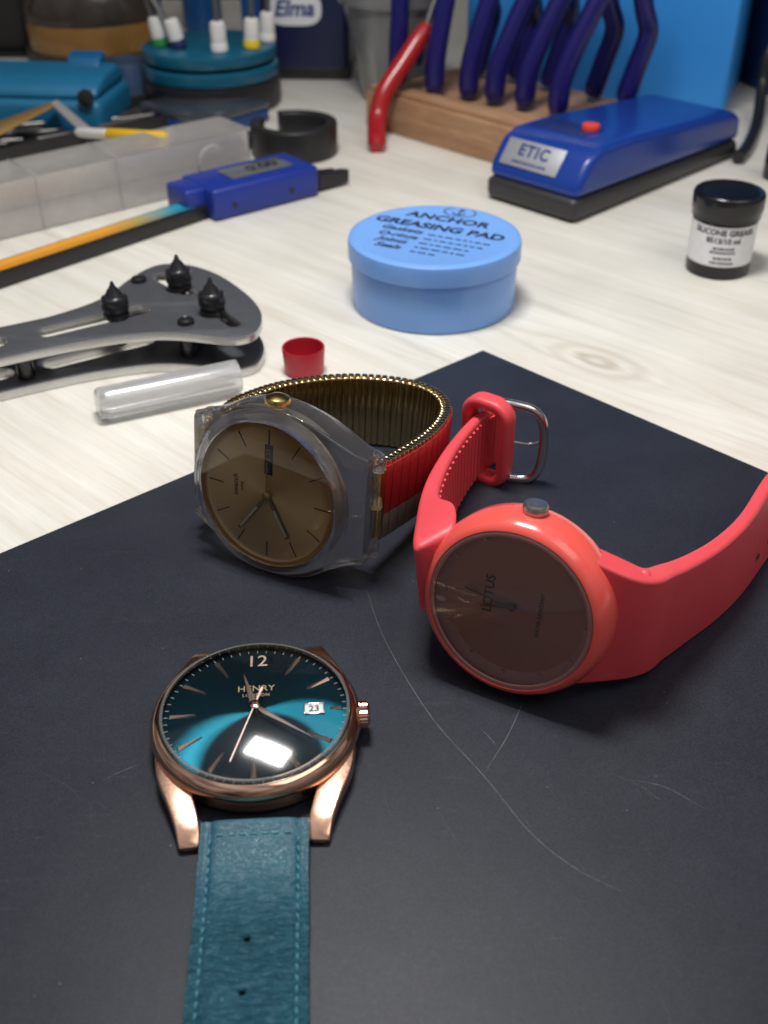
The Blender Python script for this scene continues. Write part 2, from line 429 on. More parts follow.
mb = MB(); mb.add(*box(.46, .05, .05, .01, c=(0, .15, 0))).add(*box(.46, .025, .03, .01, c=(0, -.145, 0))).add(*box(.03, .3, .03, .01, c=(.215, 0, 0))).add(*box(.03, .3, .03, .01, c=(-.215, 0, 0)))
mb.obj('date_frame', M_steel, dial, HM @ T(1.27, 0, .01))
mesh('date_digits', *text_geo('23', .24, .012, depth=.004), pbr('date_ink', (.03, .03, .04), .5), dial, HM @ T(1.27, -.005, .010))
def dauphine(L_, w, tail, h=.03, wp=.18):
    v = [(0, -tail, 0), (w/2, wp*L_, 0), (0, L_, 0), (-w/2, wp*L_, 0), (0, -tail*.9, h), (0, wp*L_, h), (0, L_*.99, h*.4)]
    f = [(0, 1, 5, 4), (1, 2, 6, 5), (2, 3, 5, 6), (3, 0, 4, 5), (0, 3, 2, 1)]
    return v, f
mesh('hour_hand', *dauphine(1.08, .15, .2, .04), M_rose_hand, w1, HM @ T(0, 0, .15) @ RZ(math.radians(15)), smooth=False)
mesh('minute_hand', *dauphine(1.72, .13, .2, .04), M_rose_hand, w1, HM @ T(0, 0, .19) @ RZ(math.radians(-129)), smooth=False)
mb = MB(); mb.add(*box(.028, 2.05, .014, .003, c=(0, .62, 0))).add(*box(.05, .35, .014, .003, c=(0, -.36, 0)))
mb.obj('second_hand', M_rose_hand, w1, HM @ T(0, 0, .235) @ RZ(math.radians(-196.5)), smooth=False)
mesh('hand_hub', *capped([(.13, 0), (.13, .25), (.10, .27), (.03, .275)], 24), M_rose, w1, HM @ T(0, 0, .0))
# crown, fluted
v, f = [], []
rings = []
for z, rr in ((0, .2), (.05, .27), (.10, .285), (.26, .285), (.31, .25), (.33, .16)):
    rings.append([Vector(((rr+(.012 if (k % 2) and .05 < z < .3 else 0))*math.cos(2*PI*k/48), (rr+(.012 if (k % 2) and .05 < z < .3 else 0))*math.sin(2*PI*k/48), z)) for k in range(48)])
mesh('crown', *loft(rings), M_rose, w1, HM @ T(2.16, 0, -.26) @ RY(PI/2), sharp=20)
# lugs
def lug(sx, sy):
    path = spline([(1.80, .80, -.46), (1.74, 1.35, -.46), (1.53, 1.95, -.48), (1.36, 2.48, -.55), (1.30, 2.80, -.65), (1.285, 2.96, -.74)], 6)
    rings = []
    for i, p in enumerate(path):
        q = i/(len(path)-1)
        w = .66-.24*q**.8; h = .40-.16*q
        t = (path[min(i+1, len(path)-1)]-path[max(i-1, 0)]).normalized()
        b = Vector((0, 0, 1)) - t*t.z; b.normalize(); a = t.cross(b)
        k = 1.0 if i < len(path)-2 else (.9 if i == len(path)-2 else .6)
        ring = [p+a*x*k+b*y*k for x, y in rrect(w, h, .055, 3)]
        if sx*sy < 0: ring = ring[::-1]
        rings.append([Vector((r.x*sx, r.y*sy*(1 if sy < 0 else .89), r.z)) for r in ring])
    return loft(rings)
for sx in (1, -1):
    for sy in (1, -1): mesh('lug', *lug(sx, sy), pbr('brushed_rose_gold', (.74, .45, .32), .22, 1.0, var=.08, bump=.05, bscale=10), w1, HM, sharp=25)
# teal strap
def make_leather():
    mt, nt, out = nt_new('teal_leather'); L = nt.links.new
    b = N(nt, 'BsdfPrincipled'); b.inputs['Specular IOR Level'].default_value = .6
    tc = N(nt, 'TexCoord')
    n1 = N(nt, 'TexNoise', Scale=1.1, Detail=6.0, Roughness=.6); L(tc.outputs['Object'], n1.inputs['Vector'])
    rp = N(nt, 'ValToRGB'); e = rp.color_ramp.elements
    e[0].position = .3; e[0].color = rgba((.007, .070, .112)); e[1].position = .72; e[1].color = rgba((.014, .105, .150)); L(n1.outputs['Fac'], rp.inputs[0]); L(rp.outputs[0], b.inputs['Base Color'])
    mp = N(nt, 'Mapping'); mp.inputs['Scale'].default_value = (1.5, 3.8, 1.0); L(tc.outputs['Object'], mp.inputs['Vector'])
    wr = N(nt, 'TexNoise', Scale=2.3, Detail=5.0, Roughness=.5, Distortion=2.2); L(mp.outputs[0], wr.inputs['Vector'])
    # creases grow stronger away from the case
    sx = N(nt, 'SeparateXYZ'); L(tc.outputs['Object'], sx.inputs[0])
    mr = N(nt, 'MapRange'); mr.inputs[1].default_value = -3.6; mr.inputs[2].default_value = -5.0; mr.inputs[3].default_value = .10; mr.inputs[4].default_value = 1.0; L(sx.outputs[1], mr.inputs[0])
    hm = N(nt, 'Math', operation='MULTIPLY'); L(wr.outputs['Fac'], hm.inputs[0]); L(mr.outputs[0], hm.inputs[1])
    gr = N(nt, 'TexVoronoi', Scale=26.0, feature='DISTANCE_TO_EDGE'); L(tc.outputs['Object'], gr.inputs['Vector'])
    g2 = N(nt, 'Math', operation='MULTIPLY'); g2.inputs[1].default_value = .10; L(gr.outputs[0], g2.inputs[0])
    ad = N(nt, 'Math', operation='ADD'); L(hm.outputs[0], ad.inputs[0]); L(g2.outputs[0], ad.inputs[1])
    bp = N(nt, 'Bump', Strength=.95, Distance=.15); L(ad.outputs[0], bp.inputs['Height']); L(bp.outputs[0], b.inputs['Normal'])
    nr = N(nt, 'TexNoise', Scale=7.0, Detail=4.0); L(tc.outputs['Object'], nr.inputs['Vector'])
    m2 = N(nt, 'MapRange'); m2.inputs[3].default_value = .30; m2.inputs[4].default_value = .52; L(nr.outputs['Fac'], m2.inputs[0]); L(m2.outputs[0], b.inputs['Roughness'])
    L(b.outputs[0], out.inputs[0]); return mt
SM = T(HP.x+.07, HP.y, MZ) @ RZ(math.radians(2.9))
def strap_c(y):      # height of the strap's underside along its length
    key = [(2.1, .30), (2.5, .27), (3.0, .18), (3.6, .10), (4.4, .04), (6, .02), (12, .02)]
    for (a, za), (b_, zb) in zip(key, key[1:]):
        if a <= y <= b_:
            t = (y-a)/(b_-a); t = t*t*(3-2*t) if a > 2.4 and b_ < 5 else t
            return za+(zb-za)*t
    return key[0][1] if y < 2.25 else .02
def half_w(y): return 1.085
def top_prof(u):     # thickness across: thin rolled edges, stitched groove, padded middle
    a = abs(u)
    if a > .985: return .10
    if a > .93: return .17
    edge = .20
    groove = -.035*math.exp(-((a-.80)/.035)**2)
    pad = .055*(1-1/(1+math.exp(-(a-.70)*-22)) if False else 1/(1+math.exp((a-.70)*22)))
    return edge+groove+pad
us = [-1, -.985, -.95, -.9, -.86, -.82, -.80, -.77, -.73, -.68, -.62, -.5, -.35, -.18, 0, .18, .35, .5, .62, .68, .73, .77, .80, .82, .86, .9, .95, .985, 1]
rings = []
ys = [2.58, 2.60, 2.66, 2.76]+[2.82+.08*i for i in range(100)]
for i, y in enumerate(ys):
    hw = half_w(y); z0 = strap_c(y)
    k = (.35, .7, .95, 1)[i] if i < 4 else 1
    gv = -.03*math.exp(-((y-2.94)/.05)**2)
    wob = .005*math.sin(y*3.1)+.003*math.sin(y*7.7+1)
    ring = [Vector((u*hw+(wob if abs(u) > .9 else 0), -y, z0+.1+(top_prof(u)-.1)*k+(gv if abs(u) < .8 else 0))) for u in us]
    ring += [Vector((u*hw+(wob if abs(u) > .9 else 0), -y, z0+.1-.1*k)) for u in reversed(us)]
    rings.append(ring)
v, f = loft(rings)
strap = mesh('strap', v, f, make_leather(), w1, SM)
# punch the buckle holes right through
hole_px = [(247, 939), (242, 992)]
Minv = SM.inverted(); hole_y = []
for i in range(5):
    if i < 2:
        q = Minv @ at(hole_px[i][0], hole_px[i][1], MZ+.27); hy, hx = q.y, q.x
    else: hy, hx = hole_y[1]+(hole_y[1]-hole_y[0])*(i-1), -.02
    hole_y.append(hy)
    cme = mesh('cutter', *capped([(.075, -1), (.075, 1)], 20), None, None, SM @ T(hx, hy, .1))
    md = strap.modifiers.new('hole', 'BOOLEAN'); md.operation = 'DIFFERENCE'; md.object = cme; md.solver = 'EXACT'
    dg = bpy.context.evaluated_depsgraph_get(); dg.update()
    nm = bpy.data.meshes.new_from_object(strap.evaluated_get(dg)); strap.modifiers.remove(md)
    strap.data = nm; bpy.data.objects.remove(cme)
strap.data.name = 'strap'
seams = [MB(), MB(), MB()]
def stitch(x, y, ang, l=.15, lift=0):
    z = strap_c(y)+.205+lift
    p = [Vector((0, -l/2, -.022)), Vector((0, -l/4, .006)), Vector((0, l/4, .006)), Vector((0, l/2, -.022))]
    v, f = tube(p, [.014, .026, .026, .014], 8)
    zt = strap_c(y+.05)-strap_c(y-.05)
    seams[2 if lift else (0 if x < 0 else 1)].add(v, f, T(x, -y, z-.012) @ RX(math.atan2(-zt, .1)*-1) @ RZ(ang))
y = 3.06
while y < 10:
    for s in (-1, 1): stitch(s*half_w(y)*.80, y, s*.10+random.uniform(-.16, .16))
    y += .205
for i in range(7): stitch(-.66+.22*i, 2.94, PI/2+random.uniform(-.08, .08), .15, .045)
for sm_ in seams: sm_.obj('stitching', pbr('teal_thread', (.055, .21, .27), .6, bump=.3, bscale=60), strap, SM)

# ------------------------------------------------------------------ frames for the two watches that stand on edge
def stand_frame(psi, e, O):
    n = Vector((-math.sin(psi)*math.cos(e), -math.cos(psi)*math.cos(e), math.sin(e)))
    t = Vector((math.cos(psi), -math.sin(psi), 0)); u = n.cross(t)
    return axes(t, u, n, Vector(O))

# ------------------------------------------------------------------ watch 2: clear plastic case, brown gold dial, red expanding bracelet
KO = Vector((-2.996, 23.046, 2.347))
KM = stand_frame(math.radians(26.9), math.radians(9.2), KO)
w2 = thing('wristwatch', 'clear plastic watch with golden brown dial on red and gold expanding bracelet', 'watch', (KO.x+.3, KO.y, MZ))
def make_plastic():
    mt, nt, out = nt_new('clear_case_plastic'); L = nt.links.new
    b = N(nt, 'BsdfPrincipled'); b.inputs['Base Color'].default_value = (.90, .91, .94, 1); b.inputs['Transmission Weight'].default_value = 1.0
    b.inputs['IOR'].default_value = 1.42
    tc = N(nt, 'TexCoord'); nz = N(nt, 'TexNoise', Scale=3.0, Detail=5.0); L(tc.outputs['Object'], nz.inputs['Vector'])
    mr = N(nt, 'MapRange'); mr.inputs[3].default_value = .005; mr.inputs[4].default_value = .04; L(nz.outputs['Fac'], mr.inputs[0]); L(mr.outputs[0], b.inputs['Roughness'])
    df = N(nt, 'BsdfTranslucent'); df.inputs[0].default_value = (.90, .91, .95, 1)
    d2 = N(nt, 'BsdfDiffuse'); d2.inputs[0].default_value = (.85, .86, .90, 1)
    md = N(nt, 'MixShader'); md.inputs[0].default_value = .5; L(df.outputs[0], md.inputs[1]); L(d2.outputs[0], md.inputs[2])
    mx = N(nt, 'MixShader'); mx.inputs[0].default_value = .055; L(b.outputs[0], mx.inputs[1]); L(md.outputs[0], mx.inputs[2])
    tr = N(nt, 'BsdfTransparent'); tr.inputs[0].default_value = (.93, .94, .96, 1)
    m3 = N(nt, 'MixShader'); m3.inputs[0].default_value = .22; L(mx.outputs[0], m3.inputs[1]); L(tr.outputs[0], m3.inputs[2])
    L(m3.outputs[0], out.inputs[0]); return mt
M_clear = make_plastic()
# case lofted along t
keys = [(-2.60, 1.47, -.50, -1.22), (-2.52, 1.50, -.44, -1.22), (-2.2, 1.60, -.36, -1.20), (-1.7, 1.84, -.27, -1.22), (-1.2, 2.12, -.14, -1.15), (-.6, 2.30, -.08, -1.1), (0, 2.36, -.06, -1.1)]
keys = keys+[(-a, b_, c_, d_) for a, b_, c_, d_ in keys[-2::-1]]
path = spline([Vector((k[0], k[1], 0)) for k in keys], 4); aux = spline([Vector((k[0], k[2], k[3])) for k in keys], 4)
rings = []
for i, (p, q) in enumerate(zip(path, aux)):
    h = q.y-q.z; k = .96 if i in (0, len(path)-1) else 1
    rings.append([Vector((p.x, x*k, (q.y+q.z)/2+y*k)) for x, y in rrect(2*p.y, h, .09, 4)])
mb = MB(); mb.add(*loft(rings))
for s in (-1, 1):
    for uc, uw in ((1.30, .42), (.12, .30), (-1.30, .42)):
        mb.add(*box(.34, uw, .5, .09, 3), M=T(s*2.60, uc*.93, -1.02) @ RY(s*.5))
mb.obj('case', M_clear, w2, KM, sharp=62)
mesh('bezel_ring', *lathe([(2.0, -.15), (2.30, -.15), (2.29, -.05), (2.18, .03), (2.14, .09), (2.06, .12), (2.01, .10), (2.0, 0)], 96, True), M_clear, w2, KM)
prof = [(2.02*q, .10+.16*(1-q**2.4)) for q in [i/20 for i in range(20, 0, -1)]]+[(.002, .26)]
mesh('crystal', *lathe(prof, 96), M_crystal, w2, KM)
DM = KM @ RZ(PI/2)      # twelve points along -t, three points up
def make_brown_gold():
    mt, nt, out = nt_new('brown_gold_dial'); L = nt.links.new
    b = N(nt, 'BsdfPrincipled'); b.inputs['Base Color'].default_value = (.80, .58, .31, 1); b.inputs['Metallic'].default_value = .8; b.inputs['Anisotropic'].default_value = .85
    tg = N(nt, 'Tangent', direction_type='RADIAL', axis='Z'); L(tg.outputs[0], b.inputs['Tangent'])
    tc = N(nt, 'TexCoord'); nz = N(nt, 'TexNoise', Scale=4.0, Detail=6.0); L(tc.outputs['Object'], nz.inputs['Vector'])
    mr = N(nt, 'MapRange'); mr.inputs[3].default_value = .34; mr.inputs[4].default_value = .46; L(nz.outputs['Fac'], mr.inputs[0]); L(mr.outputs[0], b.inputs['Roughness'])
    L(b.outputs[0], out.inputs[0]); return mt
dial2 = mesh('dial', *lathe([(.001, -.05)]+[(1.8*i/8, -.05) for i in range(1, 9)]+[(1.88, -.035), (1.95, .02), (1.985, .08)], 96), make_brown_gold(), w2, DM)
mesh('movement_ring', *lathe([(1.93, -.03), (1.90, -.30), (1.75, -.42), (1.72, -.9), (1.6, -1.0), (.01, -1.0)], 96), pbr('brass_movement', (.50, .44, .36), .35, .7), w2, DM)
ink = pbr('dark_brown_ink', (.025, .018, .012), .5)
m0 = None
for h in range(12):
    Mk = DM @ RZ(-h*PI/6)
    if m0 is None: m0 = mesh('hour_marker', *box(.028, .44, .008, 0, c=(0, 1.58, -.04)), ink, dial2, Mk, smooth=False)
    else:
        o = m0.copy(); C.objects.link(o); o.parent = dial2; o.matrix_local = WM[dial2.name].inverted() @ Mk
mesh('maker_name', *text_geo('swatch', .22, 0, depth=.003), pbr('faint_brown_print', (.16, .11, .06), .5, .3), dial2, DM @ T(.05, .98, -.04))
mesh('maker_place', *text_geo('SWISS', .10, 0, depth=.003), MATS['faint_brown_print'], dial2, DM @ T(.05, .78, -.04))
mesh('day_date_window', *box(.82, .23, .01, .01, c=(.98, 0, -.04)), pbr('window_black', (.015, .014, .013), .4), dial2, DM)
mesh('day_letters', *text_geo('MON', .17, .004, depth=.003), pbr('window_grey', (.30, .29, .27), .5), dial2, DM @ T(.82, 0, -.030))
mesh('date_digits', *text_geo('23', .17, .004, depth=.003), MATS['window_grey'], dial2, DM @ T(1.20, 0, -.030))
M_pale = pbr('pale_hand_fill', (.92, .88, .76), .4)
def hand2(name, ang, L_, w):
    mb = MB(); mb.add(*box(w, L_-.1, .02, .005, c=(0, L_/2+.05, 0)))
    o = mb.obj(name, pbr('bronze_hand', (.34, .25, .14), .4, .7), w2, DM @ T(0, 0, .02) @ RZ(ang), smooth=False)
    mesh('hand_fill', *box(w*.72, L_*.60, .008, 0, c=(0, L_*.64, .014)), M_pale, o, DM @ T(0, 0, .02) @ RZ(ang), smooth=False)
dvec = lambda t, u: math.atan2(-u, -t)     # angle in dial frame from twelve, counter-clockwise
def dial_ang(t, u):
    x, y = u, -t            # dial coordinates
    return math.atan2(-x, y)
hand2('hour_hand', dial_ang(.66, -1.10), 1.26, .10)
hand2('minute_hand', dial_ang(-.80, -1.12), 1.42, .09)
mb = MB(); mb.add(*box(.035, 1.2, .015, 0, c=(0, .35, 0)))
mb.obj('second_hand', pbr('second_hand_gold', (.55, .40, .18), .3, 1.0), w2, DM @ T(0, 0, .055) @ RZ(dial_ang(.0, 1)), smooth=False)
mesh('hand_hub', *capped([(.11, -.04), (.11, .07), (.07, .085)], 20), MATS['second_hand_gold'], w2, DM)
rings = []
for z, rr in ((0, .16), (.04, .30), (.10, .33), (.22, .33), (.28, .31), (.34, .20), (.36, .06)):
    rings.append([Vector(((rr+(.012 if k % 2 and .05 < z < .25 else 0))*math.cos(2*PI*k/44), (rr+(.012 if k % 2 and .05 < z < .25 else 0))*math.sin(2*PI*k/44), z)) for k in range(44)])
mesh('crown', *loft(rings), M_gold, w2, KM @ T(-.05, 2.24, -.50) @ RX(-PI/2), sharp=25)
# bracelet
ring_pts = [(2.56, -1.28), (2.68, -2.1), (2.80, -3.45), (2.72, -4.8), (2.38, -6.0), (1.75, -6.85), (.92, -7.25), (0, -7.2), (-1.12, -6.65), (-2.0, -5.7), (-2.62, -4.5), (-2.88, -3.0), (-2.78, -2.1), (-2.60, -1.28)]
bp_ = spline([Vector((a, b_, 0)) for a, b_ in ring_pts], 24)
acc = [0]
for i in range(1, len(bp_)): acc.append(acc[-1]+(bp_[i]-bp_[i-1]).length)
NL = 36; pitch = acc[-1]/NL
def along(s):
    s = max(0, min(acc[-1]-1e-4, s))
    import bisect
    i = max(1, bisect.bisect_left(acc, s)); q = (s-acc[i-1])/(acc[i]-acc[i-1])
    return bp_[i-1].lerp(bp_[i], q), (bp_[i]-bp_[i-1]).normalized()
M_link = pbr('bracelet_brass', (.62, .48, .25), .13, 1.0, var=.2, vscale=2, bump=.05, bscale=9)
M_red_link = pbr('red_enamel', (.40, .018, .022), .32, var=.12)
M_grey_link = pbr('worn_brass_plate', (.24, .235, .18), .5, .6, var=.2, vscale=6)
hb = 1.10
protos = {}
def link_frame(s):
    p, t = along(s); tt = Vector((t.x, 0, t.y)); c = Vector((p.x, 0, p.y)); yv = Vector((0, 1, 0)); z = tt.cross(yv)
    if z.dot(c-Vector((0, 0, -3.7))) < 0: tt = -tt; z = -z
    return KM @ axes(tt, yv, z, c)
for i in range(NL):
    Ml = link_frame((i+.5)*pitch)
    if 'l' not in protos:
        mb = MB()
        for s in (-1, 1): mb.add(*box(pitch*.52, 2*hb, .17, .065, 3, c=(s*pitch*.25, 0, -.18)))   # rounded inner leaves
        for s in (-1, 1): mb.add(*box(pitch*.44, 2*hb+.05, .19, .05, 2, c=(s*pitch*.24, 0, -.02)))   # outer half leaves
        lk = mb.obj('link', M_link, w2, Ml)
        pl = mesh('link_plate', *box(pitch*.93, 1.36, .05, .018, 2, c=(0, .32, .088)), M_red_link, lk, Ml)
        p2 = mesh('link_plate', *box(pitch*.93, .70, .045, .018, 2, c=(0, -.73, .085)), M_grey_link, lk, Ml)
        protos = {'l': lk, 'p': pl, 'q': p2}
    else:
        lk = protos['l'].copy(); C.objects.link(lk); lk.parent = w2; lk.matrix_local = WM[w2.name].inverted() @ Ml
        for k in ('p', 'q'):
            o = protos[k].copy(); C.objects.link(o); o.parent = lk; o.matrix_local = Matrix.Identity(4)
for s in (-1, 1):
    mesh('end_piece', *box(.30, 2.0, .34, .08, 3), M_gold, w2, KM @ T(s*2.54, 0, -1.28))

# ------------------------------------------------------------------ watch 3: coral red watch
RO = Vector((2.755, 18.36, 2.40))
RM = stand_frame(math.radians(28), math.radians(11), RO)
w3 = thing('wristwatch', 'coral red watch with plain dark brown dial, rubber strap unbuckled', 'watch', (RO.x, RO.y, MZ))
M_coral = pbr('coral_gloss', (.84, .105, .085), .22, var=.05, bump=.02, bscale=8, Coat_Weight=.3)
M_rubber = pbr('coral_rubber', (.73, .072, .090), .44, var=.07, vscale=1.2, bump=.04, bscale=35)
mesh('case', *lathe([(1.90, -.5), (1.895, .03), (1.93, .07), (2.00, .05), (2.10, -.06), (2.19, -.28), (2.23, -.6), (2.19, -1.0), (2.0, -1.3), (1.7, -1.42), (.01, -1.45)], 128), M_coral, w3, RM)
mesh('crystal', *lathe([(1.90*q, .03+.05*(1-q*q)) for q in [i/16 for i in range(16, 0, -1)]]+[(.002, .08)], 96), clear('flat_crystal', (.97, .96, .96), .045, (.9, .82, .80), .05, 1.0, 1.52), w3, RM)
mesh('crystal_rim', *lathe([(1.90, .0), (1.905, .065), (1.86, .085), (1.80, .07), (1.80, .0)], 96, True), clear('rim_clear', (.95, .80, .78), .38, (.95, .50, .46), .06, 1.2), w3, RM)
mesh('flange', *lathe([(1.89, .0), (1.87, -.05), (1.66, -.30)], 96), pbr('pink_flange', (.95, .56, .52), .25, var=.08), w3, RM)
DR = RM @ RZ(PI/2)
dial3 = mesh('dial', *lathe([(.001, -.30), (.9, -.30), (1.68, -.30)], 96), pbr('brown_dial', (.62, .27, .19), .4, .1, var=.06), w3, DR)
ink3 = pbr('black_red_ink', (.07, .03, .028), .45)
mesh('maker_name', *text_geo('LOTUS', .31, .008, depth=.003), ink3, dial3, DR @ T(.12, .62, -.29))
mesh('dial_print', *text_geo('WATER RESISTANT', .13, .002, depth=.003), ink3, dial3, DR @ T(-.05, -.62, -.29))
m0 = None
for h in range(12):
    Mk = DR @ RZ(-h*PI/6)
    if m0 is None: m0 = mesh('hour_marker', *box(.06, .14, .05, .008, c=(0, 1.72, -.20)), pbr('pale_pink_marker', (.78, .45, .40), .4), dial3, Mk, smooth=False)
    else:
        o = m0.copy(); C.objects.link(o); o.parent = dial3; o.matrix_local = WM[dial3.name].inverted() @ Mk
hm_ = pbr('dark_red_hand', (.24, .075, .06), .4)
mesh('hour_hand', *box(.06, .85, .02, .01, c=(0, .36, 0)), hm_, w3, DR @ T(0, 0, -.20) @ RZ(math.radians(14)), smooth=False)
mesh('minute_hand', *box(.045, 1.25, .02, .01, c=(0, .55, 0)), hm_, w3, DR @ T(0, 0, -.16) @ RZ(math.radians(-8)), smooth=False)
mesh('hand_hub', *capped([(.07, -.29), (.07, -.13), (.04, -.12)], 20), hm_, w3, DR)
mesh('crown', *capped([(.16, 0), (.27, .04), (.285, .10), (.285, .20), (.25, .26), (.1, .275)], 40), pbr('satin_steel', (.5, .49, .48), .34, 1.0), w3, RM @ T(.04, 2.17, -.62) @ RX(-PI/2))

def strap_sweep(pairs, thick, per=8, hn=5, rnd=.1):
    """band standing on edge: pairs of (bottom, top) points, thickness per key"""
    B = spline([p[0] for p in pairs], per); Tt = spline([p[1] for p in pairs], per)
    th = spline([Vector((q, 0, 0)) for q in thick], per); rings = []
    for i in range(len(B)):
        j, k = min(i+1, len(B)-1), max(i-1, 0)
        tan = ((B[j]+Tt[j])/2-(B[k]+Tt[k])/2).normalized()
        up = (Tt[i]-B[i]); h = up.length; up.normalize(); nrm = tan.cross(up).normalized(); c = (B[i]+Tt[i])/2
        r = min(rnd, th[i].x*.48)
        rings.append([c+nrm*x+up*y for x, y in rrect(th[i].x, h, r, hn)])
    return rings, B, Tt
def RL(t, u, n): return RM @ Vector((t, u, n))
# long end of the strap, right side
bot = [(627.7, 668.6, .42), (654.8, 655, .20), (682, 637.4, .12), (709, 618.5, .11), (736, 592.7, .11), (768, 549, .11)]
top = [(640, 572, 3.42), (668, 568, 2.98), (696, 556, 2.68), (723.5, 538, 2.45), (748, 513, 2.30), (776, 470, 2.15)]
pr = [(RL(1.05, -1.70, -.70), RL(1.05, 1.70, -.70))]
for b_, t_ in zip(bot, top):
    pr.append((at(*b_), at(*t_)))
pr += [(Vector((11.9, 25.6, .11)), Vector((11.75, 25.6, 2.05))), (Vector((13.2, 27.4, .11)), Vector((13.1, 27.4, 2.0))), (Vector((14.3, 28.6, .11)), Vector((14.3, 28.6, 1.9))), (Vector((15.0, 29.1, .4)), Vector((15.0, 29.1, 1.6)))]
rings, Bq, Tq = strap_sweep(pr, [.85, .68, .52, .44, .40, .37, .35, .33, .30, .30, .28], 8, 5, .11)
st = mesh('strap', *loft(rings), M_rubber, w3)
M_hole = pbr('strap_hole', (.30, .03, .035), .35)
for i, s in enumerate((43, 46, 50, 54, 58, 62)):
    k = int(s); c = (Bq[k]*.72+Tq[k]*.28); tan = (Bq[k+1]-Bq[k-1]).normalized(); nrm = Vector((tan.y, -tan.x, 0)).normalized()
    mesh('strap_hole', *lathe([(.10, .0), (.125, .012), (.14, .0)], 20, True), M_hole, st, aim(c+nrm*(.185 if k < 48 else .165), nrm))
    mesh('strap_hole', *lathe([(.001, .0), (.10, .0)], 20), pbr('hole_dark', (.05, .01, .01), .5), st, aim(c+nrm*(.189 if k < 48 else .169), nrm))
pb_ = at(645, 571.5, 3.36); mesh('spring_bar_boss', *capped([(.13, 0), (.13, .04), (.08, .09), (.02, .1)], 20), M_rubber, st, T(pb_.x, pb_.y, 3.30))
# buckle end, left side
lt = [(420.5, 493, 3.02), (429, 472, 2.70), (443, 449, 2.45), (459, 429, 2.28), (474, 414, 2.22), (485, 407, 2.2), (500, 400, 2.2)]
TK = [.46, .39, .35, .32, .30, .30, .30]
# lug first: four corner lines (outer bottom, inner bottom, inner top, outer top), from the bezel round the side of the case
OB = [RL(-2.0, -.72, -.08), RL(-2.30, -.92, -.42), RL(-2.62, -.70, -1.05)]
IB = [RL(-1.80, -.78, -.14), RL(-1.72, -1.1, -.55), RL(-2.0, -.85, -1.40)]
IT = [RL(-1.80, .88, -.14), RL(-1.74, 1.40, -.58), RL(-2.16, 1.50, -1.45)]
OTc = [RL(-2.04, .80, -.06), at(413.5, 546, 3.36), at(416, 516, 3.20)]
P_ = [at(*q) for q in lt]
for i, tp in enumerate(P_):
    tan = (P_[min(i+1, len(P_)-1)]-P_[max(i-1, 0)]).normalized(); nr_ = Vector((tan.y, -tan.x, 0)).normalized()*TK[i]
    zb = [1.35, .75, .30, .11, .14, .2, .2][i]; q = Vector((tp.x+[.24, .14, .05, 0, 0, 0, 0][i], tp.y, zb))
    OB.append(q); IB.append(q+nr_); IT.append(tp+nr_); OTc.append(tp)
OB, IB, IT, OTc = [spline(q, 8) for q in (OB, IB, IT, OTc)]
rings = []
for a, b_, c_, d_ in zip(OB, IB, IT, OTc):
    th_ = ((b_-a).length+(c_-d_).length)/2; hh = ((d_-a).length+(c_-b_).length)/2
    rings.append([(a.lerp(b_, x/th_+.5)).lerp(d_.lerp(c_, x/th_+.5), y/hh+.5) for x, y in rrect(th_, hh, min(.12, th_*.45), 5)])
st2 = mesh('strap', *loft(rings), M_rubber, w3)
mb = MB()
for k in range(26, 68, 2):
    a = IB[k]+Vector((0, 0, .2)); b1 = IT[k]-Vector((0, 0, .18)); mb.add(*tube([a, b1], .07, 8))
mb.obj('ribbing', pbr('lit_coral_rib', (.80, .085, .10), .4), st2)  # lighter than the strap: paints the shading stripes of the ribs
# keeper loop
kp = at(486, 470, .12)
tanv = Vector((.60, .80, 0)); nrm = Vector((.80, -.60, 0))
kc = at(497, 482, MZ+.02)+tanv*.0-nrm*.42
kc.z = MZ+.02
hk = 2.62
loop = rrect(1.25, hk-.1, .42, 6)
rings = []
for (x, y) in loop:
    rad = Vector((x, y))
    rings.append((x, y))
def keeper():
    ringsv = []
    n = len(loop)
    for i in range(n):
        x, y = loop[i]; xa, ya = loop[(i+1) % n]; xb, yb = loop[i-1]
        tx, ty = xa-xb, ya-yb; l = math.hypot(tx, ty) or 1; ox, oy = ty/l, -tx/l
        sec = []
        for a, b_ in rrect(.34, .58, .13, 3):
            sec.append(kc+nrm*(x+ox*a*(-1))+Vector((0, 0, hk/2+y+oy*a*(-1)))+tanv*b_)
        ringsv.append(sec)
    return loft(ringsv, False, True)
mesh('keeper_loop', *keeper(), M_rubber, w3)
# buckle
bt, bb = at(492, 392, 2.72), at(508, 478, .16)
bx = Vector((bb.x, bb.y, 0)); bd = Vector((.985, -.17, 0))
bh = 2.62
outl = [(0, .18), (.45, .17), (.75, .28), (.94, .62), (1.0, 1.2), (.99, 1.75), (.88, 2.25), (.62, 2.52), (.2, 2.64), (-.35, 2.70)]
ps = spline([bx+bd*(a-.05)+Vector((0, .0, z)) for a, z in outl], 6)
bk = mesh('buckle', *tube(ps, .14, 12), M_steel, w3)
bk_flat = mesh('buckle_tongue', *tube(spline([bx+bd*(-.1)+Vector((0, 0, 1.45)), bx+bd*.6+Vector((0, 0, 1.40)), bx+bd*.98+Vector((0, 0, 1.62))], 5), .045, 10), M_steel, bk)
mesh('buckle_pin', *tube([bx+bd*(-.08)+Vector((0, 0, .2)), bx+bd*(-.22)+Vector((0, 0, 2.7))], .06, 10), M_steel, bk)

